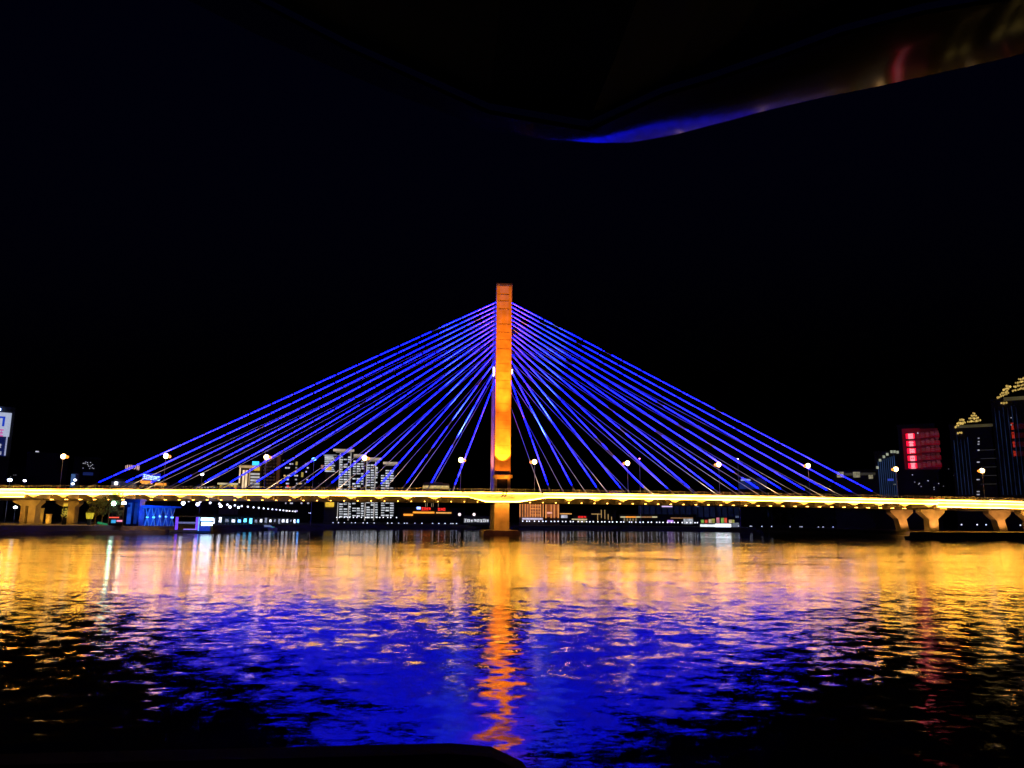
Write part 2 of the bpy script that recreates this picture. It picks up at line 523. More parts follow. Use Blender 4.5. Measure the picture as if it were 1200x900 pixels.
# piers of the approach spans
def pier_column(xc, y0, y1, lean, top, w, parent):
    """tapered column with a flared head"""
    pts = [(xc - w + lean, 0.3), (xc + w + lean, 0.3), (xc + w, top - 3.6), (xc + 4.6, top - 1.1), (xc + 4.6, top), (xc - 4.6, top), (xc - 4.6, top - 1.1), (xc - w, top - 3.6)]
    return bpart('pier', MB().prism_xz(pts, y0, y1), CONC)
T1 = dz(180) - 3.65
pier_column(180.2, 275.5, 279.0, 0, T1, 1.75, bridge)
pier_column(177.8, 291.5, 295.0, 1.4, T1 - .0, 1.7, bridge)
pier_column(219.5, 275.5, 279.0, 0, dz(219) - 3.25, 1.7, bridge)
pier_column(218.5, 291.5, 295.0, 1.6, dz(219) - 3.25, 1.7, bridge)
pier_column(248.5, 275.5, 279.0, 0, dz(248) - 3.25, 1.7, bridge)
def pier_bent(x0, x1, y0, y1, top, parent):
    """flared head on two slim shafts"""
    pts = [(x0 - 3.0, top), (x0 - 3.0, top - .8), (x0 - .2, top - 2.0), (x0 - .2, .3), (x0 + 1.3, .3), (x0 + 1.3, top - 2.1), (x1 - 2.0, top - 2.1), (x1 - 2.0, .3), (x1 + .3, .3), (x1 + .3, top - 2.0), (x1 + 1.6, top - .8), (x1 + 1.6, top)]
    return bpart('pier', MB().prism_xz(pts, y0, y1), CONC)
pier_bent(-143.2, -138.9, 275.5, 279.0, dz(-140) - 3.65, bridge)
pier_bent(-137.0, -133.5, 291.5, 295.0, dz(-140) - 3.65, bridge)
pier_bent(-178, -174, 275.5, 279.0, dz(-176) - 3.25, bridge)
pier_bent(-176, -172, 291.5, 295.0, dz(-176) - 3.25, bridge)
bpart('expansion_block', MB().box(181.0, 183.5, YF - .2, YF + 3.0, dz(182) - 3.9, dz(182) - .3), CONC)

# floodlights that the bridge carries, and lamps added to light its stays
def flood(name, loc, target, power, col, size, blend=0.25, radius=0.25, parent=bridge):
    l = bpy.data.lights.new(name, 'SPOT')
    l.energy = power; l.color = col; l.spot_size = R(size); l.spot_blend = blend; l.shadow_soft_size = radius
    o = bpy.data.objects.new(name, l)
    COL.objects.link(o)
    o.parent = parent
    d = Vector(target) - Vector(loc)
    o.matrix_local = Matrix.Translation(Vector(loc) - BO) @ d.to_track_quat('-Z', 'Y').to_matrix().to_4x4()
    return o
TOWC = (1, 0.185, 0.006)
def fixture(x, y, z):
    bpart('floodlight', MB().box(x - .35, x + .35, y - .25, y + .25, z - .75, z - .3).box(x - .06, x + .06, y - .06, YF - .003 if y < YF else y + .06, z - 1.1, z - .76), DARKM)  # lamp body on an arm from the edge beam
fixture(TX, 267.2, 15.4)
flood('floodlight_lamp', (TX, 267.2, 15.4), (TX, 274.4, 37.5), 330000, TOWC, 33, 0.22, 0.12)
for xx in (TX - .5, TX + .5):
    fixture(xx, 264.0, 14.2)
    flood('floodlight_lamp', (xx, 264.0, 14.2), (TX, 274.4, 74), 900000, TOWC, 21, 0.9, 0.3)
flood('floodlight_lamp', (TX - 7, 291, 16.0), (TX - 2, 302, 40), 60000, (1, .24, .05), 50, 0.8, 0.3)
fixture(TX + 1.2, 268.5, 15.4)
flood('floodlight_lamp', (TX + 1.2, 268.5, 15.6), (TX, 274.4, 24), 16000, TOWC, 60, 0.9, 0.3)
flood('floodlight_lamp', (TX, 269.4, 12.6), (TX, 274.4, 6.5), 3500, TOWC, 100, 0.8, 0.3)
for s_ in (-1, 1):  # added floods without a known source, whitening the stays near the pylon
    fixture(TX + s_ * 14, 270.8, 15.4)
    flood('added_stay_flood', (TX + s_ * 14, 270.8, 15.6), (TX + s_ * 13.5, 276.5, 66), 700000, (.25, .42, 1), 25, 0.8, 0.3)
UPL = lamp('deck uplight glass', (1, .7, .4), 4)
for xx in [TX + s_ * d for s_ in (-1, 1) for d in (14, 38, 62, 86, 110, 134)]:  # unseen uplights, added to brighten the far stay cables
    bpart('added_uplight', MB().tube((xx, 299.6, dz(xx) - .14), (xx, 299.6, dz(xx) + .5), .22, n=10), UPL)
    l = bpy.data.lights.new('added_uplight_lamp', 'POINT'); l.energy = 1800; l.color = (1, .66, .34); l.shadow_soft_size = .25
    o = link('added_uplight_lamp', l, bridge, Vector((xx, 299.6, dz(xx) + 1.2)) - BO)
for xc, yy in ((180.2, 270.5), (177.8, 286), (219.5, 270.5), (218.5, 286), (248.5, 270.5)):
    flood('pier_lamp', (xc, yy, 2.9), (xc, yy + 5, 9), 4200, (1, .36, .07), 95, 0.8, 0.3)
for xc, yy in ((-139.6, 270.0), (-133.5, 286)):
    flood('pier_lamp', (xc + 1.5, yy, 3.4), (xc, yy + 6, 8), 1300, (1, .40, .04), 95, 0.8, 0.3)

# ------------------------------------------------------------------ street lamps of the bridge
def street_lamp(x):
    z = dz(x)
    t = thing('street_lamp', '', 'street lamp', (x, 275.3, z - .14), group='street lamps along the bridge')
    MB().tube((0, 0, 0), (0, 0, 10.6), .14, .08).box(-.25, .25, -.25, .25, 0, .5).build('pole', STEEL, t)
    MB().tube((0, 0, 10.5), (0, 2.2, 11.3), .06, .05, 6).tube((0, 0, 10.4), (.9, 0, 11.0), .05, .05, 6).build('arm', STEEL, t)
    MB().ball((0, .1, 11.35), .86).build('lamp_globe', GLOBE, t, smooth=True)
    MB().ball((1.2, 0, 11.2), .62, sz=.85).build('lamp_globe', GLOBEO, t, smooth=True)
    return t
lamp0 = street_lamp(TX + 13)
ords = ['first', 'second', 'third', 'fourth', 'fifth', 'sixth', 'seventh']
for side, s in (('toward the red sign', 1), ('toward the white billboard', -1)):
    for i in range(6 if s > 0 else 5):
        x = TX - 1.6 + s * (13.2 + 34.0 * i)
        t = lamp0 if (s > 0 and i == 0) else copy_tree(lamp0)
        t.scale = (-s, 1, random.uniform(.97, 1.03))
        t.location = (x, 275.3, dz(x) - .14)
        t['label'] = '%s tall street lamp from the pylon on the deck half %s' % (ords[i], side)

# ------------------------------------------------------------------ vehicles on the deck
RUB = mat('rubber', (0.02, 0.02, 0.02), 0.9)
TAIL = lamp('tail lamp', (1, 0.04, 0.01), 3)
HEAD = lamp('head lamp', (1, 0.9, 0.7), 6)
def vehicle(name, label, cat, x, y, L_, W_, Hh, cabin, paint, rev=False):
    t = thing(name, label, cat, (x, y, dz(x) - .145), math.pi if rev else 0)
    l2, w2 = L_ / 2, W_ / 2
    MB().prism_xz([(-l2, .35), (l2, .35), (l2 + .05, .7), (l2 - .1, cabin), (-l2 + .1, cabin), (-l2 - .05, .7)], -w2, w2).build('body', paint, t)
    if Hh > 2.2:
        MB().box(-l2 + .15, l2 - .15, -w2 - .02, w2 + .02, 1.25, 2.3).build('window_band', lamp('bus cabin light', (1, .7, .25), .6, var=.5), t)
        MB().box(-l2 + .6, l2 - 2.5, -w2 + .3, w2 - .3, cabin + .003, Hh).build('roof_unit', paint, t)
    else:
        MB().prism_xz([(-l2 + .7, cabin + .003), (l2 - 1.2, cabin + .003), (l2 - 1.9, Hh), (-l2 + 1.2, Hh)], -w2 + .12, w2 - .12).build('cabin', GLASS, t)
    for sx in (-l2 + .85, l2 - .85):
        for sy in (-w2 + .02, w2 - .22):
            MB().tube((sx, sy, .33), (sx, sy + .2, .33), .33, n=14).build('wheel', RUB, t)
    for sy in (-w2 + .15, w2 - .45):
        MB().box(l2 + .03, l2 + .09, sy, sy + .3, .65, .82).build('headlight', HEAD, t)
        MB().box(-l2 - .1, -l2 - .03, sy, sy + .3, .7, .9).build('taillight', TAIL, t)
    return t
YPAINT = mat('yellow bus paint', (0.62, 0.42, 0.05), 0.4)
vehicle('city_bus', 'tall yellow city bus crossing the deck beside the pylon', 'bus', at(511, 570, 278).x, 278.2, 9.5, 2.5, 3.5, 3.15, YPAINT)
cars = [(560, 'silver', (.5, .5, .52), 'close to the pylon, behind the city bus'), (60, 'dark', (.06, .06, .07), 'near the end lamp beside the white billboard'), (722, 'white', (.75, .75, .75), 'under the second lamp past the pylon'),
        (1098, 'red', (.4, .03, .02), 'over the twin flared piers'), (1168, 'grey', (.2, .2, .22), 'below the crowned towers'), (268, 'blue', (.05, .1, .35), 'in front of the low yellow hall')]
for px, cn, c, where in cars:
    vehicle('car', '%s car driving on the bridge deck %s' % (cn, where), 'car', at(px, 572, 279).x, 279.5, 4.4, 1.8, 1.5, .95, mat(cn + ' car paint', c, 0.3), rev=px % 4 == 0)

# ================================================================== THE CITY
class Building:
    """a building whose front stands at distance Y; spots on its front are given as seen"""
    def __init__(self, name, label, px0, px1, py, Y, depth=18, m=0, cat='building', base=None, group=None, shape=None, rz=0.0):
        pm = (px0 + px1) / 2
        self.Y = Y
        a, b = at(px0, 600, Y), at(px1, 600, Y)
        self.base = GZ if base is None else base
        self.top = at(pm, py, Y).z
        self.az = math.atan2(ray(pm, 600).x, ray(pm, 600).y)
        c = at(pm, 600, Y)
        self.org = Vector((c.x, Y, self.base))
        self.o = thing(name, label, cat, tuple(self.org), -self.az, group)
        self.depth = depth
        self.w = 0
        xa = self.loc(px0, 600)[0]; xb = self.loc(px1, 600)[0]
        self.w = 2 * min(abs(xa), abs(xb))
        self.m = FACADE[m] if isinstance(m, int) else m
        self.hgt = self.top - self.base
        self.cache = {}
        if shape is None:
            MB().box(-self.w / 2, self.w / 2, 0, depth, 0, self.hgt).build('wall', self.m, self.o)
            MB().box(-self.w / 2 - .3, self.w / 2 + .3, -.3, depth + .3, self.hgt + .003, self.hgt + .9).build('roof', FACADE[3], self.o)
    def loc(self, px, py):
        """where a view line meets the front of the building, in its own metres"""
        d = ray(px, py)
        n = Vector((math.sin(self.az), math.cos(self.az), 0))
        t_ = (self.org - EYE).dot(n) / d.dot(n)
        p = EYE + d * t_
        u = Vector((math.cos(self.az), -math.sin(self.az), 0))
        return (p - self.org).dot(u), p.z - self.base
    def panel(self, name, px0, py0, px1, py1, m, proud=.25, back=-.003, label=None):
        """a lit or dark piece on the front; px,py is its upper corner and lower corner"""
        z1 = self.loc((px0 + px1) / 2, py0)[1]; z0 = self.loc((px0 + px1) / 2, py1)[1]
        pm = max(py0, min(py1, 560))
        x0 = self.loc(px0, pm)[0]; x1 = self.loc(px1, pm)[0]
        return self.raw(name, x0, x1, z0, z1, m, proud, label)
    def raw(self, name, x0, x1, z0, z1, m, proud=.25, label=None):
        key = (name, round(x1 - x0, 2), round(z1 - z0, 2), m.name, proud)
        if key not in self.cache:
            w, h = x1 - x0, z1 - z0
            self.cache[key] = MB().box(-w / 2, w / 2, -proud, -.004, -h / 2, h / 2).mesh(name, m)
        return link(name, self.cache[key], self.o, ((x0 + x1) / 2, 0, (z0 + z1) / 2), label=label)
    def strokes(self, name, px0, py0, px1, py1, m, pat, proud=.6, label=None):
        """one written character: strokes on a 5 x 5 square, h x0 y x1 / v x y0 y1"""
        x0, z1 = self.loc(px0, py0); x1, z0 = self.loc(px1, py1)
        mb = MB(); w, h = x1 - x0, z1 - z0; t = .09
        for i, (k, a, b, c) in enumerate(pat):
            off = .03 * i
            if k == 'h': mb.box(x0 + w * a, x0 + w * c, -proud - off, -proud + .2 - off, z0 + h * (b - t), z0 + h * (b + t))
            else: mb.box(x0 + w * (a - t), x0 + w * (a + t), -proud - off, -proud + .2 - off, z0 + h * b, z0 + h * c)
        mb.box(x0 + w * .45, x0 + w * .55, -proud + .205, -.004, z0 + h * .4, z0 + h * .6)
        return mb.build(name, m, self.o, label=label)
GLYPHS = [[('h', 0, .95, 1), ('v', .5, 0, .95), ('h', .1, .5, .9), ('h', 0, .05, 1)],
          [('v', .1, 0, 1), ('v', .9, 0, 1), ('h', .1, .9, .9), ('h', .1, .5, .9), ('h', .1, .1, .9)],
          [('h', 0, .7, 1), ('v', .3, 0, 1), ('v', .7, 0, 1), ('h', .1, .1, .9)],
          [('v', .15, 0, 1), ('h', .15, .8, 1), ('v', .6, .1, .8), ('h', .3, .4, 1), ('v', .95, .1, .8)],
          [('h', .1, .9, .9), ('v', .1, .1, .9), ('v', .9, .1, .9), ('h', .1, .1, .9), ('v', .5, 0, 1)]]

# --- billboard tower at the edge of the view
b = Building('billboard_tower', 'slim tower carrying a white lit billboard with blue characters over a dark blue panel', -26, 3.5, 478, 420, 16, 3)
b.panel('billboard', -22, 483, 10.6, 511, lamp('billboard panel', (.62, .70, .95), .62, var=.1), 1.2)
b.panel('lower_panel', -22, 512, 6.3, 534, lamp('dark blue panel', (.004, .012, .12), .5), 1.0)
b.panel('edge_tube', 4.6, 512, 6.4, 534, lamp('white edge tube', (.6, .65, 1), .5), 1.4)
BCH = lamp('billboard character', (.01, .05, .62), .8, var=.1)
b.strokes('character', -9, 488, 5, 500.5, BCH, [('h', 0, .95, 1), ('v', .9, .05, .95), ('v', .5, .05, .95), ('v', .05, .05, .95)], 1.5)
b.strokes('character', -16, 503, -2, 511, BCH, GLYPHS[1], 1.5)
b.strokes('character', -1, 503.5, 3.5, 511.5, lamp('pink character', (.75, .12, .5), .7), GLYPHS[0], 1.5)
b.strokes('small_character', -3, 520, 1.6, 525, WINW, GLYPHS[2], 1.3)
b.strokes('small_character', -3, 529, 1.2, 533, WINW, GLYPHS[1], 1.3)
b.panel('top_lamp', -14, 478.5, 1, 480.5, lamp('blue white top lamp', (.3, .45, 1), 6), 2.2)

# --- dark blocks behind the near end of the bridge
b = Building('apartment_block', 'dark low apartment block with one faint rooftop light beside the billboard tower', 24, 74, 532, 520, 20, 3)
b.panel('roof_lamp', 41.5, 528.5, 45.5, 530, WINW, .5)
b = Building('office_block', 'dark office block with a cluster of pinpoint windows and a dim blue panel', 80, 112, 537, 560, 20, 3)
for i in range(16):
    px = random.uniform(96, 111); py = random.uniform(541, 549)
    b.panel('window', px, py, px + 1.0, py + .8, WINW)
b.panel('blue_panel', 97, 553.5, 109, 557, lamp('dim blue panel', (.01, .02, .12), .6))
b = Building('lit_column', 'narrow pale blue lit column standing on the quay behind the bridge', 83, 88.3, 555, 400, 4, 0, cat='column')
b.panel('light_panel', 83.3, 555.5, 88, 571, lamp('pale blue panel', (.10, .22, .55), .45), .3)
b = Building('dark_pavilion', 'low dark grey pavilion with a single white lamp beside the blue roof sign', 130, 161, 563, 420, 14, 3)
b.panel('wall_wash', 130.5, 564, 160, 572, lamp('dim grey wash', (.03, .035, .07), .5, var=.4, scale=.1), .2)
b.panel('wall_lamp', 134.4, 565, 138, 568, WHITE, .9)
# building with the blue roof sign
b = Building('sign_hall', 'hall with blue white rooftop characters above two orange lit eaves', 158, 196, 566, 450, 16, 3)
b.panel('sign_frame', 166.5, 554.6, 188, 563, lamp('deep blue sign glow', (.004, .01, .55), .8, var=.2), .2)
for i in range(5):
    x0 = 167.6 + i * 4.05; yy = 556 + i * .55
    b.strokes('roof_character', x0, yy, x0 + 3.4, yy + 5.3, BLUES, GLYPHS[i], .5)
b.panel('eave', 160, 563.4, 178, 565.6, ORANGES, 1.0)
b.panel('eave', 182, 566.2, 195, 568.8, ORANGES, 1.2)
b.panel('eave', 166, 565.6, 179, 567.4, lamp('amber eave', (1, .45, .1), .9), .8)
# distant mast tower behind the outer stays
b = Building('distant_tower', 'far dark tower with a ragged line of mixed pink and white roof lights', 146, 164, 545, 900, 20, 3)
for i in range(9):
    px = 147 + i * 1.9 + random.uniform(-.4, .4)
    b.panel('roof_lamp', px, 546 + random.uniform(-2, 2.5), px + 1.1, 549 + random.uniform(0, 2), lamp('mixed roof lamp', (1, .6, .55), .7, var=.8))
b.panel('mast', 171.5, 528, 172.2, 545, DARKM, .3)

# low yellow hall
b = Building('low_hall', 'low hall with yellow lit windows beneath a white eave', 256, 279, 567.5, 560, 14, 2)
b.panel('eave', 255, 566, 279, 568, lamp('cream eave', (1, .85, .5), .6), .9)
for i in range(5):
    b.panel('window', 257.5 + i * 4.2, 568.6, 260.5 + i * 4.2, 572, YEL)
b = Building('low_shed', 'long low shed with dim white lights', 230, 254, 570, 540, 10, 3)
for i in range(6): b.panel('window', 232 + i * 3.6, 570.6, 234 + i * 3.6, 571.8, WINW)

# gold and white framed block
b = Building('gold_framed_block', 'mid-rise block with gold lit portal, vertical white light bands and a cyan sign', 279.5, 304.5, 544.5, 620, 18, 1)
WGL = lamp('warm white band', (1, .72, .42), 1.0, var=.3, scale=.2)
GFR = lamp('gold frame', (1, .66, .3), .5, var=.3, scale=.2)
b.panel('light_band', 280, 546, 281.6, 572, WGL, .5)
b.panel('light_band', 284, 551, 286.2, 572, WGL, .4)
b.panel('light_band', 287.2, 551, 289.8, 572, WGL, .4)
b.panel('light_band', 291.5, 549, 292.8, 572, GFR, .5)
b.panel('frame_top', 280, 545.6, 304, 548.4, GFR, .8)
b.panel('yellow_panel', 297.5, 547.6, 304.2, 551.5, YEL, .9)
for i in range(5):
    b.panel('balcony', 293.4, 554.5 + i * 3.7, 304.2, 556.6 + i * 3.7, lamp('white balcony', (.85, .82, .8), .5, var=.5, scale=.15), .5)
b.panel('cyan_sign', 295.5, 540.8, 303.5, 545.3, CYAN, 1.0)
# brown arched tower
b = Building('arched_tower', 'dark brown tower with a rounded crown and a dim grid of windows', 306, 328, 533, 680, 20, 1)
mb = MB(); pts = []
x0, zc = b.loc(307, 533); x1, _ = b.loc(327, 533); _, zt = b.loc(317, 525)
pts = [(x0, zc + .95 - b.hgt + b.hgt)] if False else []
for i in range(13):
    a = math.pi * i / 12
    pts.append(((x0 + x1) / 2 + (x1 - x0) / 2 * math.cos(a), zc + .95 + (zt - zc) * math.sin(a)))
mb.prism_xz(list(reversed(pts))[::-1], 2, 16).build('crown', FACADE[1], b.o)
BRW = lamp('dim brown window', (1, .5, .2), .05, var=.7, scale=.5)
for r_ in range(10):
    for c_ in range(5):
        b.panel('window', 308.5 + c_ * 3.8, 534.5 + r_ * 3.9, 310.6 + c_ * 3.8, 536.2 + r_ * 3.9, BRW)
b.panel('corner_band', 323.5, 534, 327.5, 572, lamp('dim red brown', (.5, .16, .05), .10), .5)
# stepped block with scattered white windows
b = Building('stepped_block', 'dark stepped housing block with scattered white lit windows', 329, 362, 541, 720, 22, 3)
b.raw('upper_storey', *[b.loc(330, 540)[0], b.loc(345, 540)[0], b.hgt + .95, b.loc(337, 527)[1]], FACADE[3], 14)
for i in range(58):
    py = random.uniform(530, 604)
    px = random.uniform(329.5, 344) if py < 543 else random.uniform(329.5, 361)
    w_ = random.choice((1.5, 2.2, 3.4))
    rr = random.random()
    row = round(py / 4.6) * 4.6
    b.panel('window', px, row, px + w_, row + 1.7, WINWARM if rr < .12 else (lamp('violet lit window', (.6, .55, 1), .9, var=.5) if rr < .35 else WINW))
b.panel('sign_panel', 346.2, 540.6, 348.6, 545, lamp('dim yellow panel', (.8, .6, .15), .45))
b.panel('sign_panel', 352.8, 553.5, 355.4, 559, lamp('dim yellow panel', (.8, .6, .15), .45))
b.panel('red_lamp', 336, 569, 338.5, 571.5, REDS)
# pale narrow tower with yellow floor
b = Building('banded_tower', 'narrow grey banded tower with one yellow lit floor', 379.5, 394, 533, 820, 20, 2)
for i in range(9): b.panel('balcony', 380.5, 534 + i * 2.2, 390.5 + (i % 3), 535.1 + i * 2.2, BAR)
b.panel('cornice', 379, 532.6, 394.5, 534.2, lamp('grey cornice', (.6, .62, .7), .22), 1.0)
b.panel('lit_floor', 381.5, 547, 388.5, 551, YEL, .6)
b.panel('lit_floor', 381.5, 588, 391.5, 594, YEL, .6)
b.panel('window', 376, 545, 379, 549.5, lamp('pinkish window', (1, .5, .3), .35))

# the four white barred towers
def barred(name, label, px0, px1, cor0, cor1, ycor, ytop, verticals, Y):
    b = Building(name, label, px0, px1, ytop, Y, 22, 3, group='white barred housing towers')
    b.panel('cornice', cor0, ycor, cor1, ycor + 2.6, ROOFL, 3.0)
    b.panel('cornice', cor0 + 3, ycor + 2.6, cor1 - 3, ycor + 4.2, lamp('dim cornice', (.9, .75, .6), .18), 1.8)
    for v in verticals:
        b.panel('light_line', v, ytop + 2, v + 1.0, 610, lamp('pale light line', (.92, .85, .82), .45, var=.3, scale=.1), .9)
    y = ytop + 6
    cols = []
    edges = [px0] + [v + 1 for v in verticals] + [px1]
    x = px0 + .6
    while x < px1 - 1.5:
        cols.append(x); x += 5.2
    while y < 606:
        for x in cols:
            if random.random() < .9:
                w_ = min(4.3, px1 - x - .4) * random.choice((1, 1, .85))
                b.panel('balcony', x, y, x + round(w_, 1), y + random.choice((1.1, 1.4, 1.7)), BAR)
        y += 2.9
    return b
barred('housing_tower', 'tallest white barred housing tower, with a wide flat glowing cornice', 397, 411.5, 390.5, 415, 526.5, 529, (397, 409.6), 900)
barred('housing_tower', 'white barred housing tower with a tiered dim top, between two flat topped ones', 412.3, 426.5, 411, 426, 532.5, 534, (), 930)
barred('housing_tower', 'white barred housing tower with an amber cornice level with a street lamp', 428.8, 443, 425.5, 447, 536.5, 538.5, (428.8, 439.2), 900)
barred('housing_tower', 'lowest white barred housing tower, closest to the pylon', 446, 463, 449, 466, 541.5, 545, (), 930)

# --- city seen beneath the deck
b = Building('red_sign_mall', 'low mall with two red sign words above a stepped orange eave', 466, 545, 596, 640, 20, 3)
for i in range(4): b.strokes('sign_character', 494 + i * 2.7, 594.6, 496.3 + i * 2.7, 598, REDS, GLYPHS[i])
for i in range(3): b.strokes('sign_character', 513 + i * 3.1, 595.2, 515.6 + i * 3.1, 598.6, REDS, GLYPHS[(i + 2) % 5])
b.panel('blue_sign', 488.5, 594, 493, 596.8, BLUES, .7)
b.panel('eave', 473, 602.2, 484, 604.4, ORANGES, 1.3)
b.panel('eave', 484, 599.6, 509, 601.6, ORANGES, 1.1)
b.panel('eave', 511, 600.2, 529, 601.8, lamp('amber eave', (1, .45, .1), .9), .9)
for px in (498.5, 500.5, 505.5, 507.5, 513.5):
    b.panel('light_line', px, 586, px + .6, 594, lamp('dim gold line', (.9, .65, .35), .25), .4)
b = Building('hotel_block', 'orange floodlit hotel block wrapped in vertical light lines right behind the pylon base', 608.5, 637, 583, 560, 18, 1)
b.o['label'] = 'wide orange floodlit hotel block with dense vertical light lines, beside the pylon base'
for i in range(10):
    px = 609 + i * 3.0
    b.panel('light_line', px, 584, px + 1.1, 606, ORBLD, .6)
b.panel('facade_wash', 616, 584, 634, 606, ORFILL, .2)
for i in range(6):
    b.panel('floor_line', 622, 585 + i * 3.6, 634, 585.8 + i * 3.6, ORBLD, .75)
b.panel('base_sign', 612, 607, 636, 609, lamp('pale base sign', (.8, .7, .9), .8), 1.2)
b = Building('hotel_annex', 'smaller orange lit annex with four vertical light lines and a pink sign', 638.5, 656, 588.5, 565, 16, 1)
for px in (639, 645.2, 648.8, 653.4):
    b.panel('light_line', px, 590, px + 1.5, 607, ORBLD, .5)
b.panel('top_line', 639, 589.2, 656, 590.6, lamp('pink top line', (1, .5, .35), .5), .7)
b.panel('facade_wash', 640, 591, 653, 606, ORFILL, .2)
b.panel('sign', 641, 600, 647, 602, lamp('pink sign', (1, .45, .35), .9), .8)
b = Building('riverside_shop', 'small riverside shop with a white sign strip under an amber line, beside the orange annex', 656.5, 668, 601, 570, 10, 3)
b.panel('sign', 657.5, 603.5, 665, 607, WINW, .6)
b.panel('eave', 655, 601.6, 670, 602.6, lamp('amber eave', (1, .45, .1), .9), .8)
b = Building('tea_house', 'low tea house with a red sign over a cream lit roof line', 672, 694, 605, 580, 12, 3)
for i in range(3): b.strokes('sign_character', 677.5 + i * 3.2, 604.8, 680.3 + i * 3.2, 607, REDS, GLYPHS[i + 1])
b.panel('roof_line', 670, 608, 688, 609.2, lamp('cream roof line', (1, .8, .4), .6), .9)
b.panel('window', 676.5, 609.6, 686, 612, lamp('dim cream window', (.8, .7, .4), .3), .3)
b = Building('scaffold_site', 'dark unfinished block traced by thin amber posts and a beam', 692, 722, 599, 600, 14, 3)
AMB = lamp('thin amber line', (1, .6, .2), .5, var=.3)
b.panel('light_line', 693, 602, 704, 602.8, AMB, .5)
for px, y0, y1 in ((700, 602, 609.5), (704.3, 597.5, 607), (708.4, 597.5, 608), (712.3, 602.5, 609), (716.3, 605.5, 609.5)):
    b.panel('light_line', px, y0, px + .7, y1, AMB, .6)
b = Building('riverside_arcade', 'long riverside arcade with a bright orange eave fading to dim lamps', 724, 816, 604, 590, 16, 3)
for i in range(7):
    b.panel('eave', 727 + i * 6.2, 605.2, 733 + i * 6.2, 606.6, [lamp('cream eave', (1, .85, .5), .6), ORANGES, ORANGES, lamp('cream eave', (1, .85, .5), .6), lamp('dim amber eave', (1, .5, .2), .3), lamp('dim amber eave', (1, .5, .2), .3), lamp('cream eave', (1, .85, .5), .6)][i], 1.0)
for i in range(5): b.panel('window', 731 + i * 3.4, 607.4, 732.4 + i * 3.4, 610.5, lamp('dim cream window', (.8, .7, .4), .3))
b.panel('eave', 786, 606.6, 812, 607.6, lamp('dim amber eave', (1, .5, .2), .3), 1.0)
b.panel('lit_shopfront', 801, 608, 812, 614, lamp('pale shopfront', (.75, .8, .9), .4, var=.6, scale=.6), .5)
b.panel('sign', 782, 609.5, 789, 612.5, lamp('violet pink sign', (.6, .3, 1), .9), .5)
# tall unlit blue-grey office slab behind
b = Building('office_slab', 'wide dim blue office slab with a violet white sign at its top', 745, 905, 586, 760, 24, mat('blue glass facade', (.05, .07, .14), .5))
b.panel('sign', 775.5, 592, 788, 594.2, lamp('violet white sign', (.8, .6, 1), 1.0, var=.2), .7)
b.panel('sign', 815, 591.8, 819, 593.6, lamp('pale blue sign', (.3, .4, .8), .7), .7)
DIMB = lamp('dim blue glass', (.02, .035, .12), .12, var=.8, scale=.08)
for i in range(22):
    b.panel('glass_bay', 748 + i * 7, 588, 753.5 + i * 7, 606, DIMB, .15)
for i in range(7): b.panel('window', 862 + i * 2.2, 604.5, 863.2 + i * 2.2, 606.8, lamp('faint blue window', (.3, .38, .7), .35))
# bright white ferry hall
b = Building('ferry_hall', 'dazzling white lit ferry hall at the water with coloured signs on its roof', 820, 858, 613, 530, 12, 2)
b.panel('lit_front', 820.5, 614.6, 838, 620.2, lamp('white hall front', (.78, .85, .9), 1.3, var=.3, scale=.4), .4)
b.panel('lit_front', 838.2, 614.2, 856.5, 620.4, lamp('glaring hall front', (.8, .88, 1), 3.4, var=.3, scale=.4), .6)
for i in range(9):
    c_ = [('green', (.3, .6, .1)), ('red', (1, .1, .05)), ('cream', (1, .8, .5)), ('olive', (.5, .5, .1)), ('rose', (1, .3, .4))][i % 5]
    px = 821 + i * 4.6 + random.uniform(-1, 1)
    b.panel('roof_sign', px, 607.5 + random.uniform(-1, 2), px + 3.4, 612.8, lamp(c_[0] + ' roof sign', c_[1], .55, var=.6, scale=.5), .4)
b.panel('side_wash', 858.3, 612.5, 866, 618, lamp('pale side light', (.5, .55, .7), .25), .2)
# blue-lit building above the deck among the stays
b = Building('blue_lit_office', 'blue washed office with a pale blue sign seen through the stays', 866, 899, 558, 620, 18, 3)
b.panel('sign', 868, 561.4, 879.5, 563.6, lamp('pale blue roof sign', (.45, .55, 1), .6), .8)
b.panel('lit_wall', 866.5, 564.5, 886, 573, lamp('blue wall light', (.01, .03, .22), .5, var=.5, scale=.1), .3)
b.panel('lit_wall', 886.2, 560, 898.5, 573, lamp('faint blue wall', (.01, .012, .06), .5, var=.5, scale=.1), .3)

# --- the far shore opposite, crowned towers and red sign
b = Building('low_office', 'low office with two pale lit windows just beyond the outermost stay', 979, 1031, 552.5, 400, 14, 3)
for px0, px1, py in ((981, 989, 553), (1000, 1008, 553)):
    b.panel('window', px0, py, px1, py + 6.5, lamp('pale yellow window', (.9, .8, .5), .25, var=.5), .3)
b.panel('cornice', 990, 554, 1029, 557, lamp('faint cornice', (.5, .45, .3), .05, var=.5, scale=.1), .3)
b.panel('window', 1018, 556.5, 1023, 561, lamp('pale yellow window', (.9, .8, .5), .25, var=.5), .3)
LIN = lamp('thin blue line', (.05, .12, .32), .28, var=.6, scale=.1)
b = Building('curved_tower', 'tower with stepped pale roof lights and thin blue vertical lines beneath the red sign', 1029, 1062, 530.5, 390, 18, 3)
for px, py in ((1027, 546.5), (1030, 538), (1034.5, 534), (1038.5, 531), (1043.5, 528), (1047, 528), (1050.5, 528.5)):
    b.panel('roof_lamp', px, py, px + 2.8, py + 2.8, lamp('pale roof lamp', (.75, .8, .6), .4, var=.4), .9)
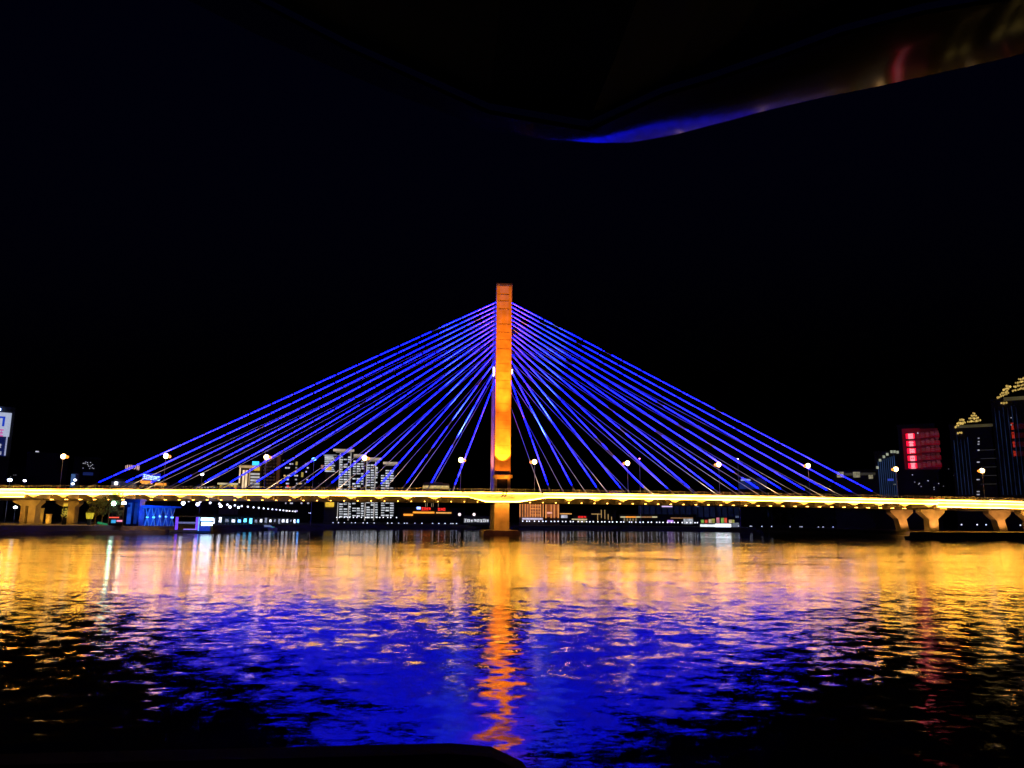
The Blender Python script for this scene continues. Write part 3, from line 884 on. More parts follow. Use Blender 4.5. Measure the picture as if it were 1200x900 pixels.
for i in range(9):
    b.panel('light_line', 1030 + i * 2.4, 541 - i * .9, 1030.9 + i * 2.4, 582, LIN, .5)
b.panel('blue_lamp', 1040, 561, 1047, 563.5, lamp('blue strip lamp', (.05, .1, .8), .5), .7)
b.panel('window', 1047, 567, 1050, 568.2, lamp('pale yellow window', (.9, .8, .5), .25, var=.5))
b = Building('red_sign_tower', 'dark tower with a glowing red sign of five stacked rows', 1059, 1104, 499, 370, 18, 3)
b.panel('sign_board', 1060.5, 502, 1082, 550, lamp('red sign board', (.34, .003, .012), .16, var=.5, scale=.12), .3)
b.panel('sign_board', 1082.1, 502, 1103, 550, lamp('dim red trail glow', (.16, .002, .006), .12, var=.6, scale=.12), .3)  # glow behind the smeared half of the sign, put in as a board
RB = lamp('bright pink red character', (1, .32, .38), 1.15, var=.15)
RD = lamp('dim pink trail', (.6, .12, .16), .12, var=.5, scale=.3)
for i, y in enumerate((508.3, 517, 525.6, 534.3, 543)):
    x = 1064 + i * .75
    b.panel('row_glow', x - 2.2, y - .1, x + 8.0, y + 5.7, lamp('red row glow', (.6, .003, .02), 3.0, var=.2), .45)  # red halo around the row, put in as a glowing strip
    b.panel('row_glow', x + 8.6, y - .4, x + 37.0, y + 4.6, lamp('dim red row glow', (.4, .004, .02), .22, var=.4, scale=.2), .42)  # smeared sign light trailing sideways, put in as a dim glowing strip
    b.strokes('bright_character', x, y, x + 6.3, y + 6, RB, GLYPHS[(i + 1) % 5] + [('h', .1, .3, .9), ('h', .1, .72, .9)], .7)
    for j in range(5):  # blurred trail of the row, imitated by dim glowing strokes
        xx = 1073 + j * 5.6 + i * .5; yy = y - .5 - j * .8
        b.strokes('sign_trail', xx, yy, xx + 4.8, yy + 5.6, RD, GLYPHS[(i + j) % 5] + [('h', .1, .5, .9)], .6)
b.panel('roof_lamp', 1075, 507, 1076.2, 508.4, WINW, .8)
for i in range(10):
    px, py = random.uniform(1062, 1100), random.uniform(556, 578)
    b.panel('window', px, py, px + 1.0, py + .8, WINW)
# the two crowned towers
CROWN = lamp('gold crown lamp', (1, .66, .16), .55, var=.5, scale=.4)
CRBASE = lamp('dim gold cornice', (.5, .4, .16), .10, var=.5, scale=.1)
b = Building('crowned_tower', 'dark crowned tower, the lower of two, with gold scalloped roof lights', 1121, 1172, 499, 345, 20, 3)
def scallops(b, spots, r_px, top_of):
    for px, py in spots:
        x, z = b.loc(px + random.uniform(-.45, .45), py + random.uniform(-.5, .5))
        rr = random.uniform(.75, 1.2) * r_px * b.Y / F
        MB().ball((x, -.6, z), rr, 10, 6, 1.25).build('crown_lamp', CROWN, b.o, smooth=True)
sp = []
for i in range(7): sp.append((1119.5 + i * 1.9, 500.5 - i * .9)); 
for i in range(5): sp.append((1122.5 + i * 1.8, 496.5 - i * .5))
for i in range(3): sp.append((1125.5 + i * 1.8, 492.2))
for i in range(8): sp.append((1134.5 + i * 2.0, 494.5 - i * .25))
for i in range(6): sp.append((1136 + i * 2.0, 490.8 - i * .2))
for i in range(4): sp.append((1138.5 + i * 1.8, 487.4))
for i in range(2): sp.append((1140.5 + i * 1.7, 484.4))
for i in range(3): sp.append((1123 + i * 1.8, 507.5))
scallops(b, sp, 1.0, 0)
b.panel('cornice', 1121, 497.5, 1172, 500.5, CRBASE, .8)
for i in range(5):
    px = 1121.5 + i * 4.1
    b.panel('light_line', px, 510 + random.uniform(-3, 6), px + .8, 580, lamp('faint blue line', (.03, .07, .2), .16, var=.95, scale=.12), .4)
for py in (513, 517, 520, 527, 541, 561.5, 575.5, 579): b.panel('window', 1145.5 + random.uniform(-1, 1.5), py, 1148, py + 1.1, WINW)
for i in range(5): b.panel('floor_line', 1149, 527 + i * 10, 1168, 527.5 + i * 10, lamp('faint white floor', (.3, .3, .28), .08), .3)
b = Building('crowned_tower', 'dark crowned tower, the taller of two, with four red characters down its front', 1172, 1262, 468, 330, 24, 3)
sp = []
for i in range(7): sp.append((1169.5 + i * 2.0, 466.5 - i * 1.0))
for i in range(5): sp.append((1172.5 + i * 2.0, 462 - i * .8))
for i in range(4): sp.append((1176 + i * 2.0, 457 - i * .6))
for i in range(3): sp.append((1180 + i * 2.0, 453))
for i in range(12): sp.append((1186.5 + i * 2.1, 458 - i * .45))
for i in range(10): sp.append((1188.5 + i * 2.1, 453.5 - i * .45))
for i in range(8): sp.append((1190.5 + i * 2.1, 449 - i * .4))
for i in range(6): sp.append((1193.5 + i * 2.1, 444.8 - i * .3))
for i in range(4): sp.append((1173.5 + i * 2.0, 472.5))
scallops(b, sp, 1.05, 0)
b.panel('cornice', 1176, 463, 1262, 467, CRBASE, .8)
for i in range(6):
    px = 1173.5 + i * 5.1
    b.panel('light_line', px, 474 + random.uniform(-2, 8), px + .8, 580, lamp('faint blue line', (.03, .07, .2), .16, var=.95, scale=.12), .4)
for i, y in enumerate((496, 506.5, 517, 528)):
    b.strokes('red_character', 1184.5 + i * .9, y, 1188.3 + i * .9, y + 7.2, lamp('red tower character', (1, .05, .02), .35), GLYPHS[i] + [('h', .1, .3, .9)], .6)
    b.panel('red_trail_panel', 1190 + i * .9, y + .5, 1204, y + 6.5, lamp('dim red trail', (.3, .004, .004), .04), .2)  # faint light trail beside each character, put in as a glowing panel
for py in (489, 497.5): b.panel('window', 1184.5, py, 1185.5, py + 1, WINW)
# dark blocks that close the skyline
for px0, px1, py, Y, lab in ((8, 24, 548, 600, 'plain unlit block directly beside the billboard tower'), (198, 232, 566, 700, 'plain low unlit block beyond the orange eaves of the sign hall'), (364, 379, 562, 760, 'unlit low block squeezed beside the narrow banded tower'), (930, 978, 566, 640, 'unlit low block between the blue washed office and the low office'), (1104, 1121, 540, 420, 'unlit block between the red sign tower and the crowned tower')):
    b = Building('dark_block', lab, px0, px1, py, Y, 18, 3)
    for i in range(4):
        px = random.uniform(px0 + 1, px1 - 2); yy = random.uniform(py + 2, 574)
        b.panel('window', px, yy, px + 1, yy + .8, lamp('faint window', (.6, .6, .7), .18, var=.6))

# ================================================================== THE QUAYS
def post_lamp(name, label, group, hgt, r_, m, loc):
    t = thing(name, label, 'lamp', loc, group=group)
    MB().tube((0, 0, 0), (0, 0, hgt), .07, .05, 6).box(-.14, .14, -.14, .14, 0, .3).build('pole', DARKM, t)
    MB().ball((0, 0, hgt + r_ * .8), r_, 8, 5).build('lamp_globe', m, t, smooth=True)
    return t
def lamp_row(name, label, group, hgt, r_, m, a, b_, n, jit=0.0, z=GZ):
    proto = None
    for i in range(n):
        t_ = i / (n - 1)
        p = a.lerp(b_, t_)
        p.z = z
        p.x += random.uniform(-jit, jit)
        o = post_lamp(name, label, group, hgt, r_, m, p) if proto is None else copy_tree(proto)
        proto = proto or o
        o.location = p
WL = lamp('cool promenade lamp', (.78, .80, 1), 2.6, var=.5)
WL2 = lamp('faint promenade lamp', (.7, .75, 1), 1.6, var=.7)
lamp_row('promenade_lamp', 'white promenade lamp in the long receding row above the waterfront gallery', 'promenade lamps receding above the waterfront gallery', 9.5, .55, WL, at(206, 590, 320), at(364, 600, 860), 28)
lamp_row('quay_lamp', 'small white quay lamp in the row below the white barred towers', 'quay lamps below the white barred towers', 5.2, .50, WL, at(373, 604, 880), at(500, 606, 700), 30, 1.0)
lamp_row('bollard_light', 'tiny bollard light at the water edge between the gallery and the pylon', 'bollard lights along the water edge', .7, .32, WL2, at(386, 610, 470), at(572, 610, 520), 26, 2.5)
lamp_row('embankment_lamp', 'small white embankment lamp in the dotted line past the pylon base', 'embankment lamps past the pylon', 2.6, .42, WL, at(612, 610, 545), at(818, 610, 545), 46, .8)
lamp_row('shore_light', 'faint shore light in the dark stretch beyond the white ferry hall', 'shore lights beyond the ferry hall', .6, .30, WL2, at(866, 612, 520), at(974, 612, 480), 12, 4)
lamp_row('shore_lamp', 'pinpoint shore lamp between the flared piers beneath the crowned towers', 'shore lamps between the flared piers', 2.5, .28, WL2, at(1130, 612, 300), at(1190, 612, 300), 5, 3)
# big cool lamps above the gallery
for i, (px, py, lab) in enumerate(((214.5, 591.5, 'tall bright lamp over the violet landing pillars'), (231.5, 592.5, 'tall bright lamp over the shining white kiosk'), (258.5, 594.5, 'tall bright lamp, lone one past the white kiosk'), (269.5, 595.3, 'tall bright lamp with a blue tint where the gallery lamps turn white'), (279.5, 595.5, 'tall bright lamp last in line before the dotted row'))):
    p = at(px, py, 330 + i * 22)
    post_lamp('harbour_lamp', lab, 'tall harbour lamps', p.z - GZ, .78 - .06 * i, lamp('harbour lamp', (.6, .66, 1), 14), Vector((p.x, p.y, GZ)))
# twin lamp standards by the abutment, green white and white
GW = lamp('green white lamp', (.5, 1, .72), 40, sampled=True)
p = at(133, 592, 262)
post_lamp('quay_standard', 'green white lamp on a tall post lighting trees beside the bridge', '', p.z - GZ, .68, GW, Vector((p.x, p.y, GZ)))
p = at(145, 592, 258)
post_lamp('quay_standard', 'cold white lamp on a tall post at the corner of the blue hall', '', p.z - GZ, .68, lamp('cold white lamp', (.85, .9, 1), 40, sampled=True), Vector((p.x, p.y, GZ)))
# floodlights beyond the deck at the billboard end
for px, py, r_, lab, c in ((11.5, 562.5, .95, 'large blue white floodlight over the deck below the billboard', (.5, .66, 1)), (29, 563.3, .62, 'smaller white floodlight over the deck near the billboard', (.8, .82, 1)), (88, 562.5, .6, 'upper white floodlight beside the pale blue column', (.85, .85, 1)), (85.2, 567, .6, 'lower blue white floodlight in front of the pale blue column', (.6, .7, 1)), (237, 555.8, .7, 'pale floodlight over the deck between stays past the orange eaves', (.9, .85, .8)), (368, 538, .95, 'blue floodlight on a mast among the stays beside the stepped block', (.06, .2, 1)), (749.5, 537.5, .35, 'small rose mast lamp among the stays', (1, .25, .5)), (864.5, 538, .4, 'small white mast lamp among the stays', (.9, .9, 1)), (18, 594.5, .75, 'white floodlight beneath the deck beside the approach pier', (.8, .85, 1))):
    Y = 345 if py > 590 or px < 100 else 330
    p = at(px, py, Y)
    t = thing('floodlight_mast', lab, 'floodlight', (p.x, Y, GZ), group='floodlights on masts')
    MB().tube((0, 0, 0), (0, 0, p.z - GZ - r_ * .6), .14, .09, 6).build('mast', STEEL, t)
    MB().ball((0, 0, p.z - GZ), r_, 10, 6, .72).build('lamp_head', lamp('mast light ' + str(c), c, 9, var=.1), t, smooth=True)

# --- blue lit hall with crossed struts, and the long gallery beyond it
BLUEW = mat('blue painted steel', (.05, .12, .34), .5)
def gallery(name, label, a, b_, zr, nb, depth, wallm, lampms, back=True):
    """open waterside hall from a to b_: roof on crossed struts, a lamp in every bay"""
    d = (b_ - a); ln = d.length
    t = thing(name, label, 'pavilion', (a.x, a.y, GZ), math.atan2(d.y, d.x))
    MB().prism_xz([(-1, zr), (ln + 1, zr), (ln + 1, zr + .5), (-1, zr + .9)], -1.2, depth).build('roof', wallm, t)
    if back: MB().box(0, ln, depth - .4, depth - .1, 0, zr - .003).build('back_wall', wallm, t)
    bw = ln / nb
    for i in range(nb):
        x0, x1 = i * bw, (i + 1) * bw
        MB().tube((x0, 0, 0), (x0 + bw * .7, 0, zr - .02), .14, n=6).tube((x0 + bw * .7, .3, 0), (x0, .3, zr - .02), .14, n=6).build('cross_strut', STEEL, t)
        m_ = lampms[i % len(lampms)]
        wd = bw * random.uniform(.09, .2); hh = bw * random.uniform(.06, .15); zo = zr * random.uniform(.45, .6)
        MB().box(x0 + bw * .35 - wd, x0 + bw * .35 + wd, -.1, .42, zo - hh, zo + hh).build('hanging_lamp', m_, t)
    return t
GA = at(147, 612, 247); GB = at(206, 612, 255)
WLG = lamp('gallery white lamp', (.8, .84, 1), 1.9, var=.6, sampled=True)
DLG = lamp('gallery dim lamp', (.5, .55, .8), .5, var=.6)
BLG = lamp('gallery blue lamp', (.12, .35, 1), 5, sampled=True)
CYG = lamp('gallery cyan lamp', (.1, .6, 1), 3.5, sampled=True)
gallery('waterfront_hall', 'blue washed waterfront hall on crossed struts beside the bridge', GA, GB, 5.6, 8, 4, BLUEW, [BLG, CYG, BLG, CYG, CYG, BLG, BLG])
# its tall blue gable
p = at(147, 612, 245)
t = thing('gate_tower', 'blue lit gate tower at the end of the waterfront hall', 'tower', (p.x, 246.5, GZ))
MB().box(-.9, 3.2, 0, 4, 0, 7.6).box(-1.2, 3.5, -.3, 4.3, 7.601, 8.1).build('wall', BLUEW, t)
MB().box(-.3, .9, -.12, -.004, .6, 7).build('light_panel', lamp('blue light panel', (.012, .07, .5), .8, var=.4, scale=.6), t)
MB().box(1.7, 2.6, -.12, -.004, .6, 7).build('light_panel', lamp('deep blue light panel', (.006, .03, .3), .6, var=.4, scale=.6), t)
flood_b = flood('hall_lamp', (GA.x + 9, 243.0, GZ + 1.0), (GA.x + 9, 250, GZ + 6.5), 11000, (.02, .16, 1), 130, .8, .3, None)
flood_b.matrix_world = Matrix.Translation(Vector((GA.x + 9, 243.0, GZ + 1.2))) @ Vector((0, 7, 4.5)).to_track_quat('-Z', 'Y').to_matrix().to_4x4()
G2 = at(247, 612, 318); G3 = at(352, 612, 470)
gallery('waterfront_gallery', 'long dark waterfront gallery with a row of white and cyan lit bays', G2, G3, 3.4, 18, 6, FACADE[3], [WLG, WLG, DLG, WLG, BLG, CYG, CYG, DLG, WLG, DLG, WLG, DLG, DLG])

# --- ferry landing with violet pillars and a white kiosk
p = at(205, 618, 276); q = at(231, 618, 276)
t = thing('ferry_landing', 'ferry landing with violet glowing pillars and a pale lit beam', 'landing', (p.x, 276, .1))
ln = q.x - p.x
MB().box(-1.5, ln + 1.5, -1, 7, 0, .9).build('pontoon', DARKM, t)
for x in (0, ln - .6):
    MB().box(x, x + .7, 0, .7, .901, 5.2).build('pillar', VIOLET, t)
MB().box(.9, ln - .8, .1, .5, 3.0, 3.55).build('beam', lamp('pale violet beam', (.3, .35, .9), .4), t)
MB().box(-1, ln + 1, -.4, 6, 5.203, 5.6).build('roof', FACADE[3], t)
MB().box(3, 7, -.5, -.2, .903, 1.25).build('step_light', lamp('violet step light', (.3, .2, 1), 1.0), t)
p = at(232.6, 618, 272); q = at(246.5, 618, 272)
w_ = q.x - p.x
t = thing('ticket_kiosk', 'shining blue white ticket kiosk floating at the quay', 'kiosk', (p.x, 272, .1))
MB().box(-.3, w_ + .3, -.5, 3.5, 0, .6).build('pontoon', DARKM, t)
KB = lamp('kiosk blue skirt', (.01, .03, .5), .8)
for i in range(6): MB().box(.3 + i * (w_ - .3) / 6, .3 + i * (w_ - .3) / 6 + .45, -.1, .2, .61, 2.3).build('skirt_panel', KB, t)
MB().box(.2, w_, .201, 3, .61, 2.3).build('base_wall', BLUEW, t)
MB().box(.9, w_ - .2, -.2, 2.8, 2.4, 3.5).build('counter_light', lamp('kiosk white light', (.6, .82, 1), 6, sampled=True), t)
MB().box(.7, w_, -.4, 3, 4.0, 5.0).build('sign_box', lamp('kiosk sign light', (.5, .75, 1), 5), t)
MB().box(.2, w_ + .2, .4, 2.6, 3.505, 3.995).build('lintel', BLUEW, t)
MB().tube((0, 0, .6), (0, 0, 5.2), .16).build('post', lamp('kiosk cyan post', (.1, .35, 1), 1.6), t)

# --- small cruise boat
p = at(314, 619, 372)
t = thing('cruise_boat', 'small white cruise boat with a curved cabin moored by the gallery', 'boat', (p.x, 372, .0))
s_ = 3.9
MB().sweep_x([[(x, -w, 1.1), (x, -w * .6, -.3), (x, w * .6, -.3), (x, w, 1.1)] for x, w in ((-s_, 1.2), (-s_ * .5, 1.35), (s_ * .4, 1.25), (s_ * .8, .8), (s_ * 1.1, .15))]).build('hull', mat('boat hull white', (.75, .76, .8), .4), t)
MB().prism_xz([(-2.9, 1.103), (2.4, 1.103), (1.3, 2.35), (-.2, 2.6), (-2.3, 2.45)], -1, 1).build('cabin', mat('boat cabin white', (.7, .72, .78), .4), t)
MB().prism_xz([(-2.5, 1.5), (2.0, 1.5), (1.3, 2.05), (-2.2, 2.1)], -1.03, -1.004).build('window_band', lamp('boat window light', (.35, .45, .9), .5), t)
MB().box(1.3, 3.2, -1.06, -1.035, 1.2, 1.5).build('lit_panel', lamp('boat cyan light', (.1, .45, .5), .6), t)
MB().box(-2.4, 1.0, -.9, .9, 2.62, 2.75).build('roof', mat('boat cabin white', (.7, .72, .78), .4), t)

# --- things beneath the deck beside the abutment
t = thing('pattern_screen', 'narrow yellow lit screen with a scroll pattern beside the approach pier', 'screen', tuple(at(72.3, 612, 268).xy) + (GZ,))
p0 = at(72.3, 610, 268); p1 = at(79.5, 590, 268)
w_, h_ = p1.x - p0.x, p1.z - GZ
MB().box(0, w_, .1, .4, 0, h_).build('board', mat('dark board', (.03, .03, .025), .6), t)
MB().box(0, w_, -.05, .097, h_ - .95, h_).build('top_panel', YEL, t)
mb = MB()
for i in range(9):
    a = i * 2.2; rr = .35 + .25 * (i % 3)
    cx, cz = w_ / 2 + .55 * math.cos(a) * (1 if i % 2 else .6), h_ - 1.9 - i * .26
    for k_ in range(5):
        a0, a1 = a + k_ * .7, a + (k_ + 1) * .7
        mb.tube((cx + rr * math.cos(a0), -.02 - .004 * i, cz + rr * .7 * math.sin(a0)), (cx + rr * math.cos(a1), -.02 - .004 * i, cz + rr * .7 * math.sin(a1)), .09, n=5)
mb.build('scroll_pattern', lamp('yellow scroll', (1, .72, .08), .5), t)
for (px0, px1, py0, lab) in ((42.5, 50, 596.5, 'taller round concrete drum under the deck, lit yellow'), (53.5, 60, 603.5, 'shorter squat concrete drum under the deck, lit yellow')):
    a, b_ = at(px0, 610, 283), at(px1, 610, 283)
    zt = at(px0, py0, 283).z
    t = thing('concrete_drum', lab, 'drum', ((a.x + b_.x) / 2, 283, GZ))
    MB().tube((0, 0, 0), (0, 0, zt - GZ), (b_.x - a.x) / 2, n=20).build('shaft', CONC, t)
    MB().tube((0, 0, zt - GZ + .003), (0, 0, zt - GZ + .3), (b_.x - a.x) / 2 + .15, n=20).build('rim', CONC, t)
    flood('pier_lamp', (a.x + 1.6, 278.6, 2.9), (a.x + 1, 283, 6.5), 1500, (1, .44, .03), 95, .7, .3)
# lantern shaped kiosk, green strip, small signs
p = at(104.5, 612, 266)
t = thing('lantern_stand', 'yellow lit lantern shaped stand, wider at its top, on the dark quay', 'lantern', (p.x, 266, GZ))
zt = at(104.5, 601, 266).z - GZ; zb = at(104.5, 608, 266).z - GZ
MB().box(-.5, .5, -.4, .4, 0, zb).build('base', DARKM, t)
MB().prism_xz([(-.75, zb + .003), (.75, zb + .003), (1.1, zt), (-1.1, zt)], -.6, .6).build('lantern', lamp('lantern yellow', (.8, .62, .03), .7, var=.3, scale=1.2), t)
p = at(114, 614.5, 258); q = at(125.5, 612, 258)
t = thing('green_barrier', 'low green lit barrier lying on the quay beside the lantern stand', 'barrier', (p.x, 258, GZ))
MB().prism_xz([(0, .5), (q.x - p.x, .05), (q.x - p.x, .55), (0, 1.15)], 0, .5).build('panel', lamp('green panel', (.02, .42, .16), .5), t)
p = at(125.5, 612, 256)
t = thing('snack_stall', 'small stall with a red sign, a cyan panel and a pink sign on the quay', 'stall', (p.x, 256, GZ))
u = 256 / F
MB().box(0, 20 * u, 1.5, 4.5, 0, 9.0 * u).build('wall', FACADE[3], t)
MB().box(.3 * u, 10.5 * u, .9, 1.2, 8.3 * u, 9.3 * u).box(4 * u, 4.4 * u, 1.205, 1.49, 8.5 * u, 9.0 * u).build('red_sign', lamp('stall red sign', (1, .1, .06), 1.6), t)
MB().box(2.5 * u, 7 * u, 1.2, 1.49, 2.8 * u, 6.2 * u).build('cyan_panel', lamp('stall cyan panel', (.05, .4, .8), 1.0), t)
MB().box(8.5 * u, 14 * u, 1.0, 1.49, 4.2 * u, 6.0 * u).build('pink_sign', lamp('stall pink sign', (1, .3, .5), 1.2), t)
MB().box(16 * u, 19 * u, 1.0, 1.49, 4.4 * u, 6.0 * u).build('pink_sign', lamp('stall pink sign', (1, .3, .5), 1.2), t)
p = at(-12, 612, 238); q = at(20, 612, 238)
t = thing('lit_barge', 'long white lit moored barge at the edge under the bridge approach', 'barge', (p.x, 232, .0))
w_ = q.x - p.x
MB().prism_xz([(-2, 0), (w_ + .4, 0), (w_ + 1, .8), (-2, .8)], 0, 4).build('hull', DARKM, t)
MB().box(-1, w_, .5, 3.5, .803, 2.4).build('cabin', mat('barge cabin', (.4, .4, .38), .6), t)
MB().box(-1, w_ - .2, .3, .497, 1.5, 2.35).build('light_band', lamp('barge light band', (.8, .92, .8), .9, var=.5, scale=.5), t)
# two round lamps on the far quay beneath the deck
for px, lab in ((538.5, 'round rose white lamp under the deck, farther one from the pylon'), (555.5, 'round rose white lamp under the deck, close by the pylon')):
    p = at(px, 604.3, 500)
    post_lamp('globe_standard', lab, '', p.z - GZ, .95, lamp('rose white globe', (1, .8, .85), 1.6, var=.1), Vector((p.x, 500, GZ)))
    p = at(px, 619, 452)
b = Building('lit_sign_wall', 'low quay wall with a white lit line of characters beside the pylon', 543, 574, 606, 505, 3, 3, cat='sign')
for i in range(8):
    b.strokes('white_character', 544 + i * 3.7, 608.2 + (i % 3) * .3, 547 + i * 3.7, 611.8, lamp('white character', (.8, .82, .9), .9, var=.6), GLYPHS[i % 5])

# ------------------------------------------------------------------ trees on the dark quays
BARK = mat('bark', (.06, .045, .03), .9)
LEAF = mat('leaves', (.05, .085, .03), .8, var=.6, scale=1.2)
def tree_protos():
    out = []
    for sd in range(3):
        rnd = random.Random(40 + sd)
        t = thing('tree', '', 'tree', (0, 0, 0))
        hgt = 7.5 + sd
        tr = MB().tube((0, 0, 0), (.1, .1, hgt * .5), .24, .15, 7)
        for k_ in range(6):
            a = k_ * 1.05 + rnd.random()
            tr.tube((.06, .06, hgt * (.3 + .03 * k_)), (math.cos(a) * 1.7, math.sin(a) * 1.7, hgt * (.55 + .05 * k_)), .09, .03, 5)
        tr.build('trunk', BARK, t)
        cr = MB()
        lobes = [(rnd.uniform(-1.9, 1.9), rnd.uniform(-1.9, 1.9), hgt * rnd.uniform(.45, .95), rnd.uniform(.8, 1.5)) for _ in range(11)]
        for lx, ly, lz, lr in lobes:
            for _ in range(85):
                d = Vector((rnd.gauss(0, 1), rnd.gauss(0, 1), rnd.gauss(0, .8))).normalized() * lr * rnd.random() ** .4
                c = Vector((lx, ly, lz)) + d
                u_ = Vector((rnd.gauss(0, 1), rnd.gauss(0, 1), rnd.gauss(0, 1))).normalized(); v_ = u_.orthogonal().normalized()
                s1, s2 = rnd.uniform(.12, .24), rnd.uniform(.07, .13)
                cr.add([c + u_ * s1, c + v_ * s2, c - u_ * s1, c - v_ * s2], [(0, 1, 2, 3)])
        cr.build('crown', LEAF, t)
        out.append(t)
    return out
protos = tree_protos()
spots = [(111, 274, 1.1, 'leafy quay tree just past the yellow lantern'), (119, 268, 1.0, 'leafy quay tree behind the green barrier'), (127, 268, 1.15, 'leafy quay tree glowing green under the green white lamp'), (139, 264, 1.05, 'leafy quay tree between the green white lamp and the cold white lamp'),
         (902, 505, 1.7, ''), (915, 500, 1.9, ''), (929, 495, 1.6, ''), (942, 488, 1.9, ''), (955, 480, 1.7, ''), (968, 470, 1.8, ''), (981, 462, 1.6, ''), (995, 450, 1.7, ''), (1010, 420, 1.5, ''), (1026, 390, 1.4, '')]
used = set()
for i, (px, Y, sc, lab) in enumerate(spots):
    pr = protos[i % 3]
    t = pr if i % 3 not in used else copy_tree(pr)
    used.add(i % 3)
    p = at(px, 612, Y)
    t.location = (p.x, Y, GZ)
    t.rotation_euler = (0, 0, i * 1.3)
    t.scale = (sc * 1.1, sc * 1.1, sc)
    t['label'] = lab or 'dark unlit tree in the row along the black shore before the flared piers'
    t['group'] = 'trees beside the bridge abutment' if lab else 'dark trees along the black shore'

# ------------------------------------------------------------------ the boat the view is taken from
GLOSS = mat('black glossy lacquer', (.003, .003, .004), .085, var=.2, spec=.2)
GLOSS.node_tree.nodes['Principled BSDF'].inputs['IOR'].default_value = 1.15
boat = thing('tour_boat', 'dark tour boat with glossy vaulted canopy and rounded bow coaming over the river', 'boat', (0, -1, 0))
def boat_part(name, mb, m, smooth=False):
    mb.v = [(x, y + 1, z) for x, y, z in mb.v]
    return mb.build(name, m, boat, smooth=smooth)
boat_part('hull', MB().sweep_x([[(-3.2, y, z0), (3.2, y, z0), (2.6, y, -.6), (-2.6, y, -.6)] for y, z0 in ((-9, 1.6), (1.5, 1.6))]).sweep_x([[(-3.2 * k_, y, 1.6), (3.2 * k_, y, 1.6), (2.6 * k_, y, -.6), (-2.6 * k_, y, -.6)] for y, k_ in ((1.5, 1), (3.2, .85), (5.5, .3))]), DARKM)
boat_part('upper_deck', MB().box(-2.9, 2.9, -9, 1.2, 2.6, 2.85), DARKM)
boat_part('cabin', MB().box(-2.7, 2.7, -8.8, 1.1, 1.61, 2.597), DARKM)
# bow coaming
cr_ = at(604, 876, 3.2)
ztop = at(300, 872, 3.2).z
xr = cr_.x
mb = MB()
rg = []
for x, z in ((-3.2, ztop - .02), (xr - .75, ztop + .005), (xr - .25, ztop + .01), (xr - .10, ztop - .005), (xr + .02, ztop - .06), (xr + .10, ztop - .16), (xr + .2, ztop - .6), (xr + .22, 1.62)):
    rg.append([(x, 2.9, 1.61), (x, 2.9, z - .02), (x, 3.0, z), (x, 3.14, z), (x, 3.2, z - .03), (x, 3.2, 1.61)])
boat_part('bow_coaming', mb.sweep_x(rg), mat('dark lacquered coaming', (.004, .004, .005), .8, var=.3, spec=.02))
# canopy
edge_px = [(-300, -220), (100, -60), (300, 40), (450, 105), (560, 147), (640, 163), (700, 167.5), (740, 167), (790, 158), (840, 145), (900, 129), (960, 115), (1020, 103), (1080, 90), (1140, 77), (1200, 63), (1300, 40), (1420, 15)]
YC = 2.6
cols = []
def shell(cols, th_):
    """a curved sheet with thickness from columns of points"""
    n = len(cols[0]); nc = len(cols)
    vs = [p for c in cols for p in c] + [(x, y, z + th_) for c in cols for x, y, z in c]
    fs = []
    T = nc * n
    for i in range(nc - 1):
        for j in range(n - 1):
            a = i * n + j
            fs += [(a, a + 1, a + n + 1, a + n), (T + a, T + a + n, T + a + n + 1, T + a + 1)]
    rim = [i * n for i in range(nc)] + [(nc - 1) * n + j for j in range(1, n)] + [i * n + n - 1 for i in range(nc - 2, -1, -1)] + [j for j in range(n - 2, 0, -1)]
    b0 = len(vs)
    vs += [vs[q] for q in rim] + [vs[q + T] for q in rim]
    m = len(rim)
    fs += [(b0 + q, b0 + (q + 1) % m, b0 + m + (q + 1) % m, b0 + m + q) for q in range(m)]
    return MB().add(vs, fs)
def np_(px):
    """height of the canopy edge in the view, between the listed spots"""
    for (x0, y0), (x1, y1) in zip(edge_px, edge_px[1:]):
        if x0 <= px <= x1: return y0 + (y1 - y0) * (px - x0) / (x1 - x0)
    (x0, y0), (x1, y1) = edge_px[:2] if px < edge_px[0][0] else edge_px[-2:]
    return y0 + (y1 - y0) * (px - x0) / (x1 - x0)
def slope_for(x, y, z, tang, e_, th):
    """how steeply the moulding must climb for it to mirror the place at elevation e_"""
    d = Vector((x, y, z - H)).normalized()
    best = (1e9, th - 1)
    for k in range(260):
        s_ = -12 + k * .2
        f_ = Vector((0, math.cos(R(s_)), math.sin(R(s_))))
        n_ = tang.cross(f_).normalized()
        if n_.z > 0: n_ = -n_
        if d.dot(n_) > -.05: continue
        r_ = d - 2 * d.dot(n_) * n_
        q = abs(math.degrees(math.asin(r_.z)) - e_)
        if q < best[0] and r_.y > 0: best = (q, s_)
    return best[1]
def edge_y(px):
    return YC - .68 * max(0, (px - 740) / 460)
rim_c, ceil_c = [], []
back = [.85 * i / 14 for i in range(15)]
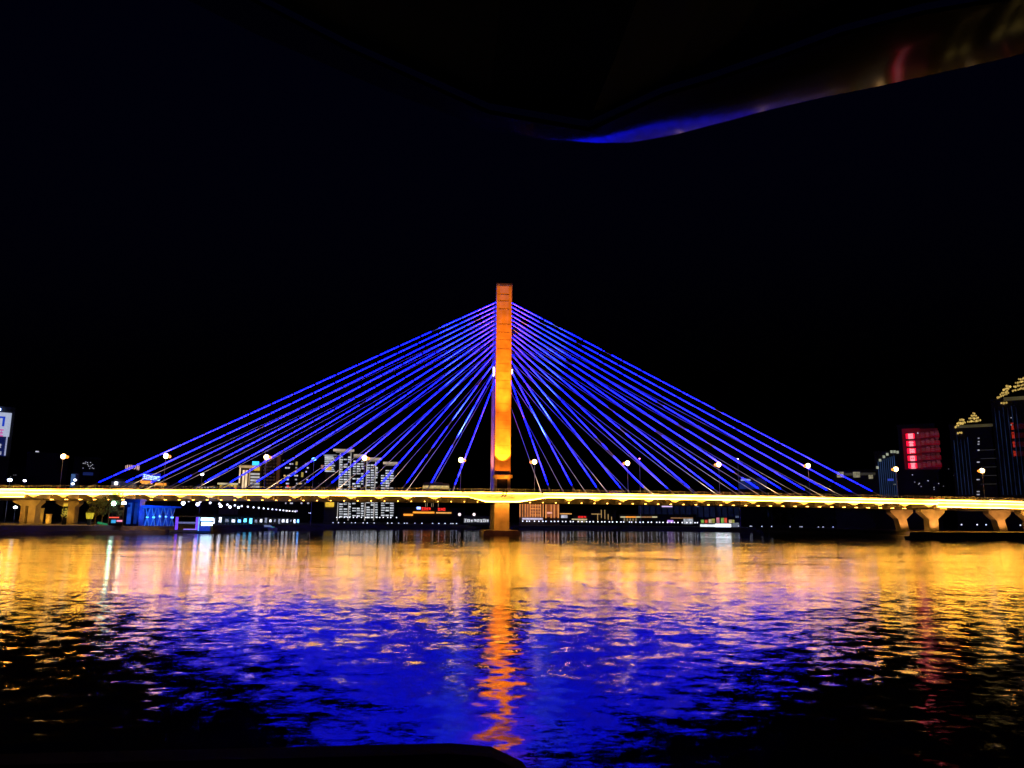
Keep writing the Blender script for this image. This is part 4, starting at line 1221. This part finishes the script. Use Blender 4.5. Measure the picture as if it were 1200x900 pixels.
for px, py in edge_px:
    Y_ = edge_y(px)
    e = at(px, py, Y_)
    k_ = min(1, max(0, (px - 640) / 80)); k_ = k_ * k_ * (3 - 2 * k_)
    dist = math.hypot(e.x, Y_) / Y_
    ea, eb = at(px - 8, np_(px - 8), edge_y(px - 8)), at(px + 8, np_(px + 8), edge_y(px + 8))
    tang = (eb - ea).normalized()
    z = e.z; prev = 0; col = []
    for t_ in back:
        y = Y_ - t_
        th = math.degrees(math.atan2(z - H, y * dist))
        tt = t_ / .85
        e_ = (2.9 + 10.5 * tt) * k_ + 24 * (1 - k_)
        s_ = slope_for(e.x, y, z, tang, e_, th)
        z -= math.tan(R(s_)) * (t_ - prev)
        prev = t_
        col.append((e.x, y, z))
    rim_c.append(col)
    ceil_c.append([(e.x, y, z + .03 - (q * .02)) for q, y in enumerate((Y_ - .85, Y_ - 1.1, Y_ - 1.6, -.5, -1.5, -3.0))])
MATTE = mat('blue grey ceiling cloth', (.03, .06, .13), .95, var=.3, spec=.05)
can = boat_part('canopy_rim', shell(rim_c, .012), GLOSS)
for f_ in can.data.polygons: f_.use_smooth = len(f_.vertices) == 4
boat_part('canopy', shell(ceil_c, .06), MATTE)
for x, y in ((-2.3, -1.2), (2.3, -1.2)):
    boat_part('canopy_post', MB().tube((x, y, 2.851), (x, y, 5.0), .05, n=8), DARKM)

# ------------------------------------------------------------------ night sky and moonlight
w = bpy.data.worlds.new('World')
S.world = w
w.use_nodes = True
nt = w.node_tree
bg = nt.nodes['Background']
sky = nt.nodes.new('ShaderNodeTexSky')
sky.sky_type = 'NISHITA'
sky.sun_disc = False
sky.sun_elevation = R(-4)
sky.sun_rotation = R(200)
mx = nt.nodes.new('ShaderNodeMix'); mx.data_type = 'RGBA'; mx.blend_type = 'MULTIPLY'
mx.inputs['Factor'].default_value = 1
mx.inputs['B'].default_value = (.10, .13, 1.0, 1)
nt.links.new(sky.outputs[0], mx.inputs['A'])
nt.links.new(mx.outputs['Result'], bg.inputs['Color'])
bg.inputs['Strength'].default_value = 0.12
sun = bpy.data.lights.new('moonlight', 'SUN')
sun.energy = 0.002
sun.angle = R(0.5)
sun.color = (1, .95, .88)
so = bpy.data.objects.new('moonlight', sun)
COL.objects.link(so)
so.rotation_euler = (R(55), 0, R(-20))
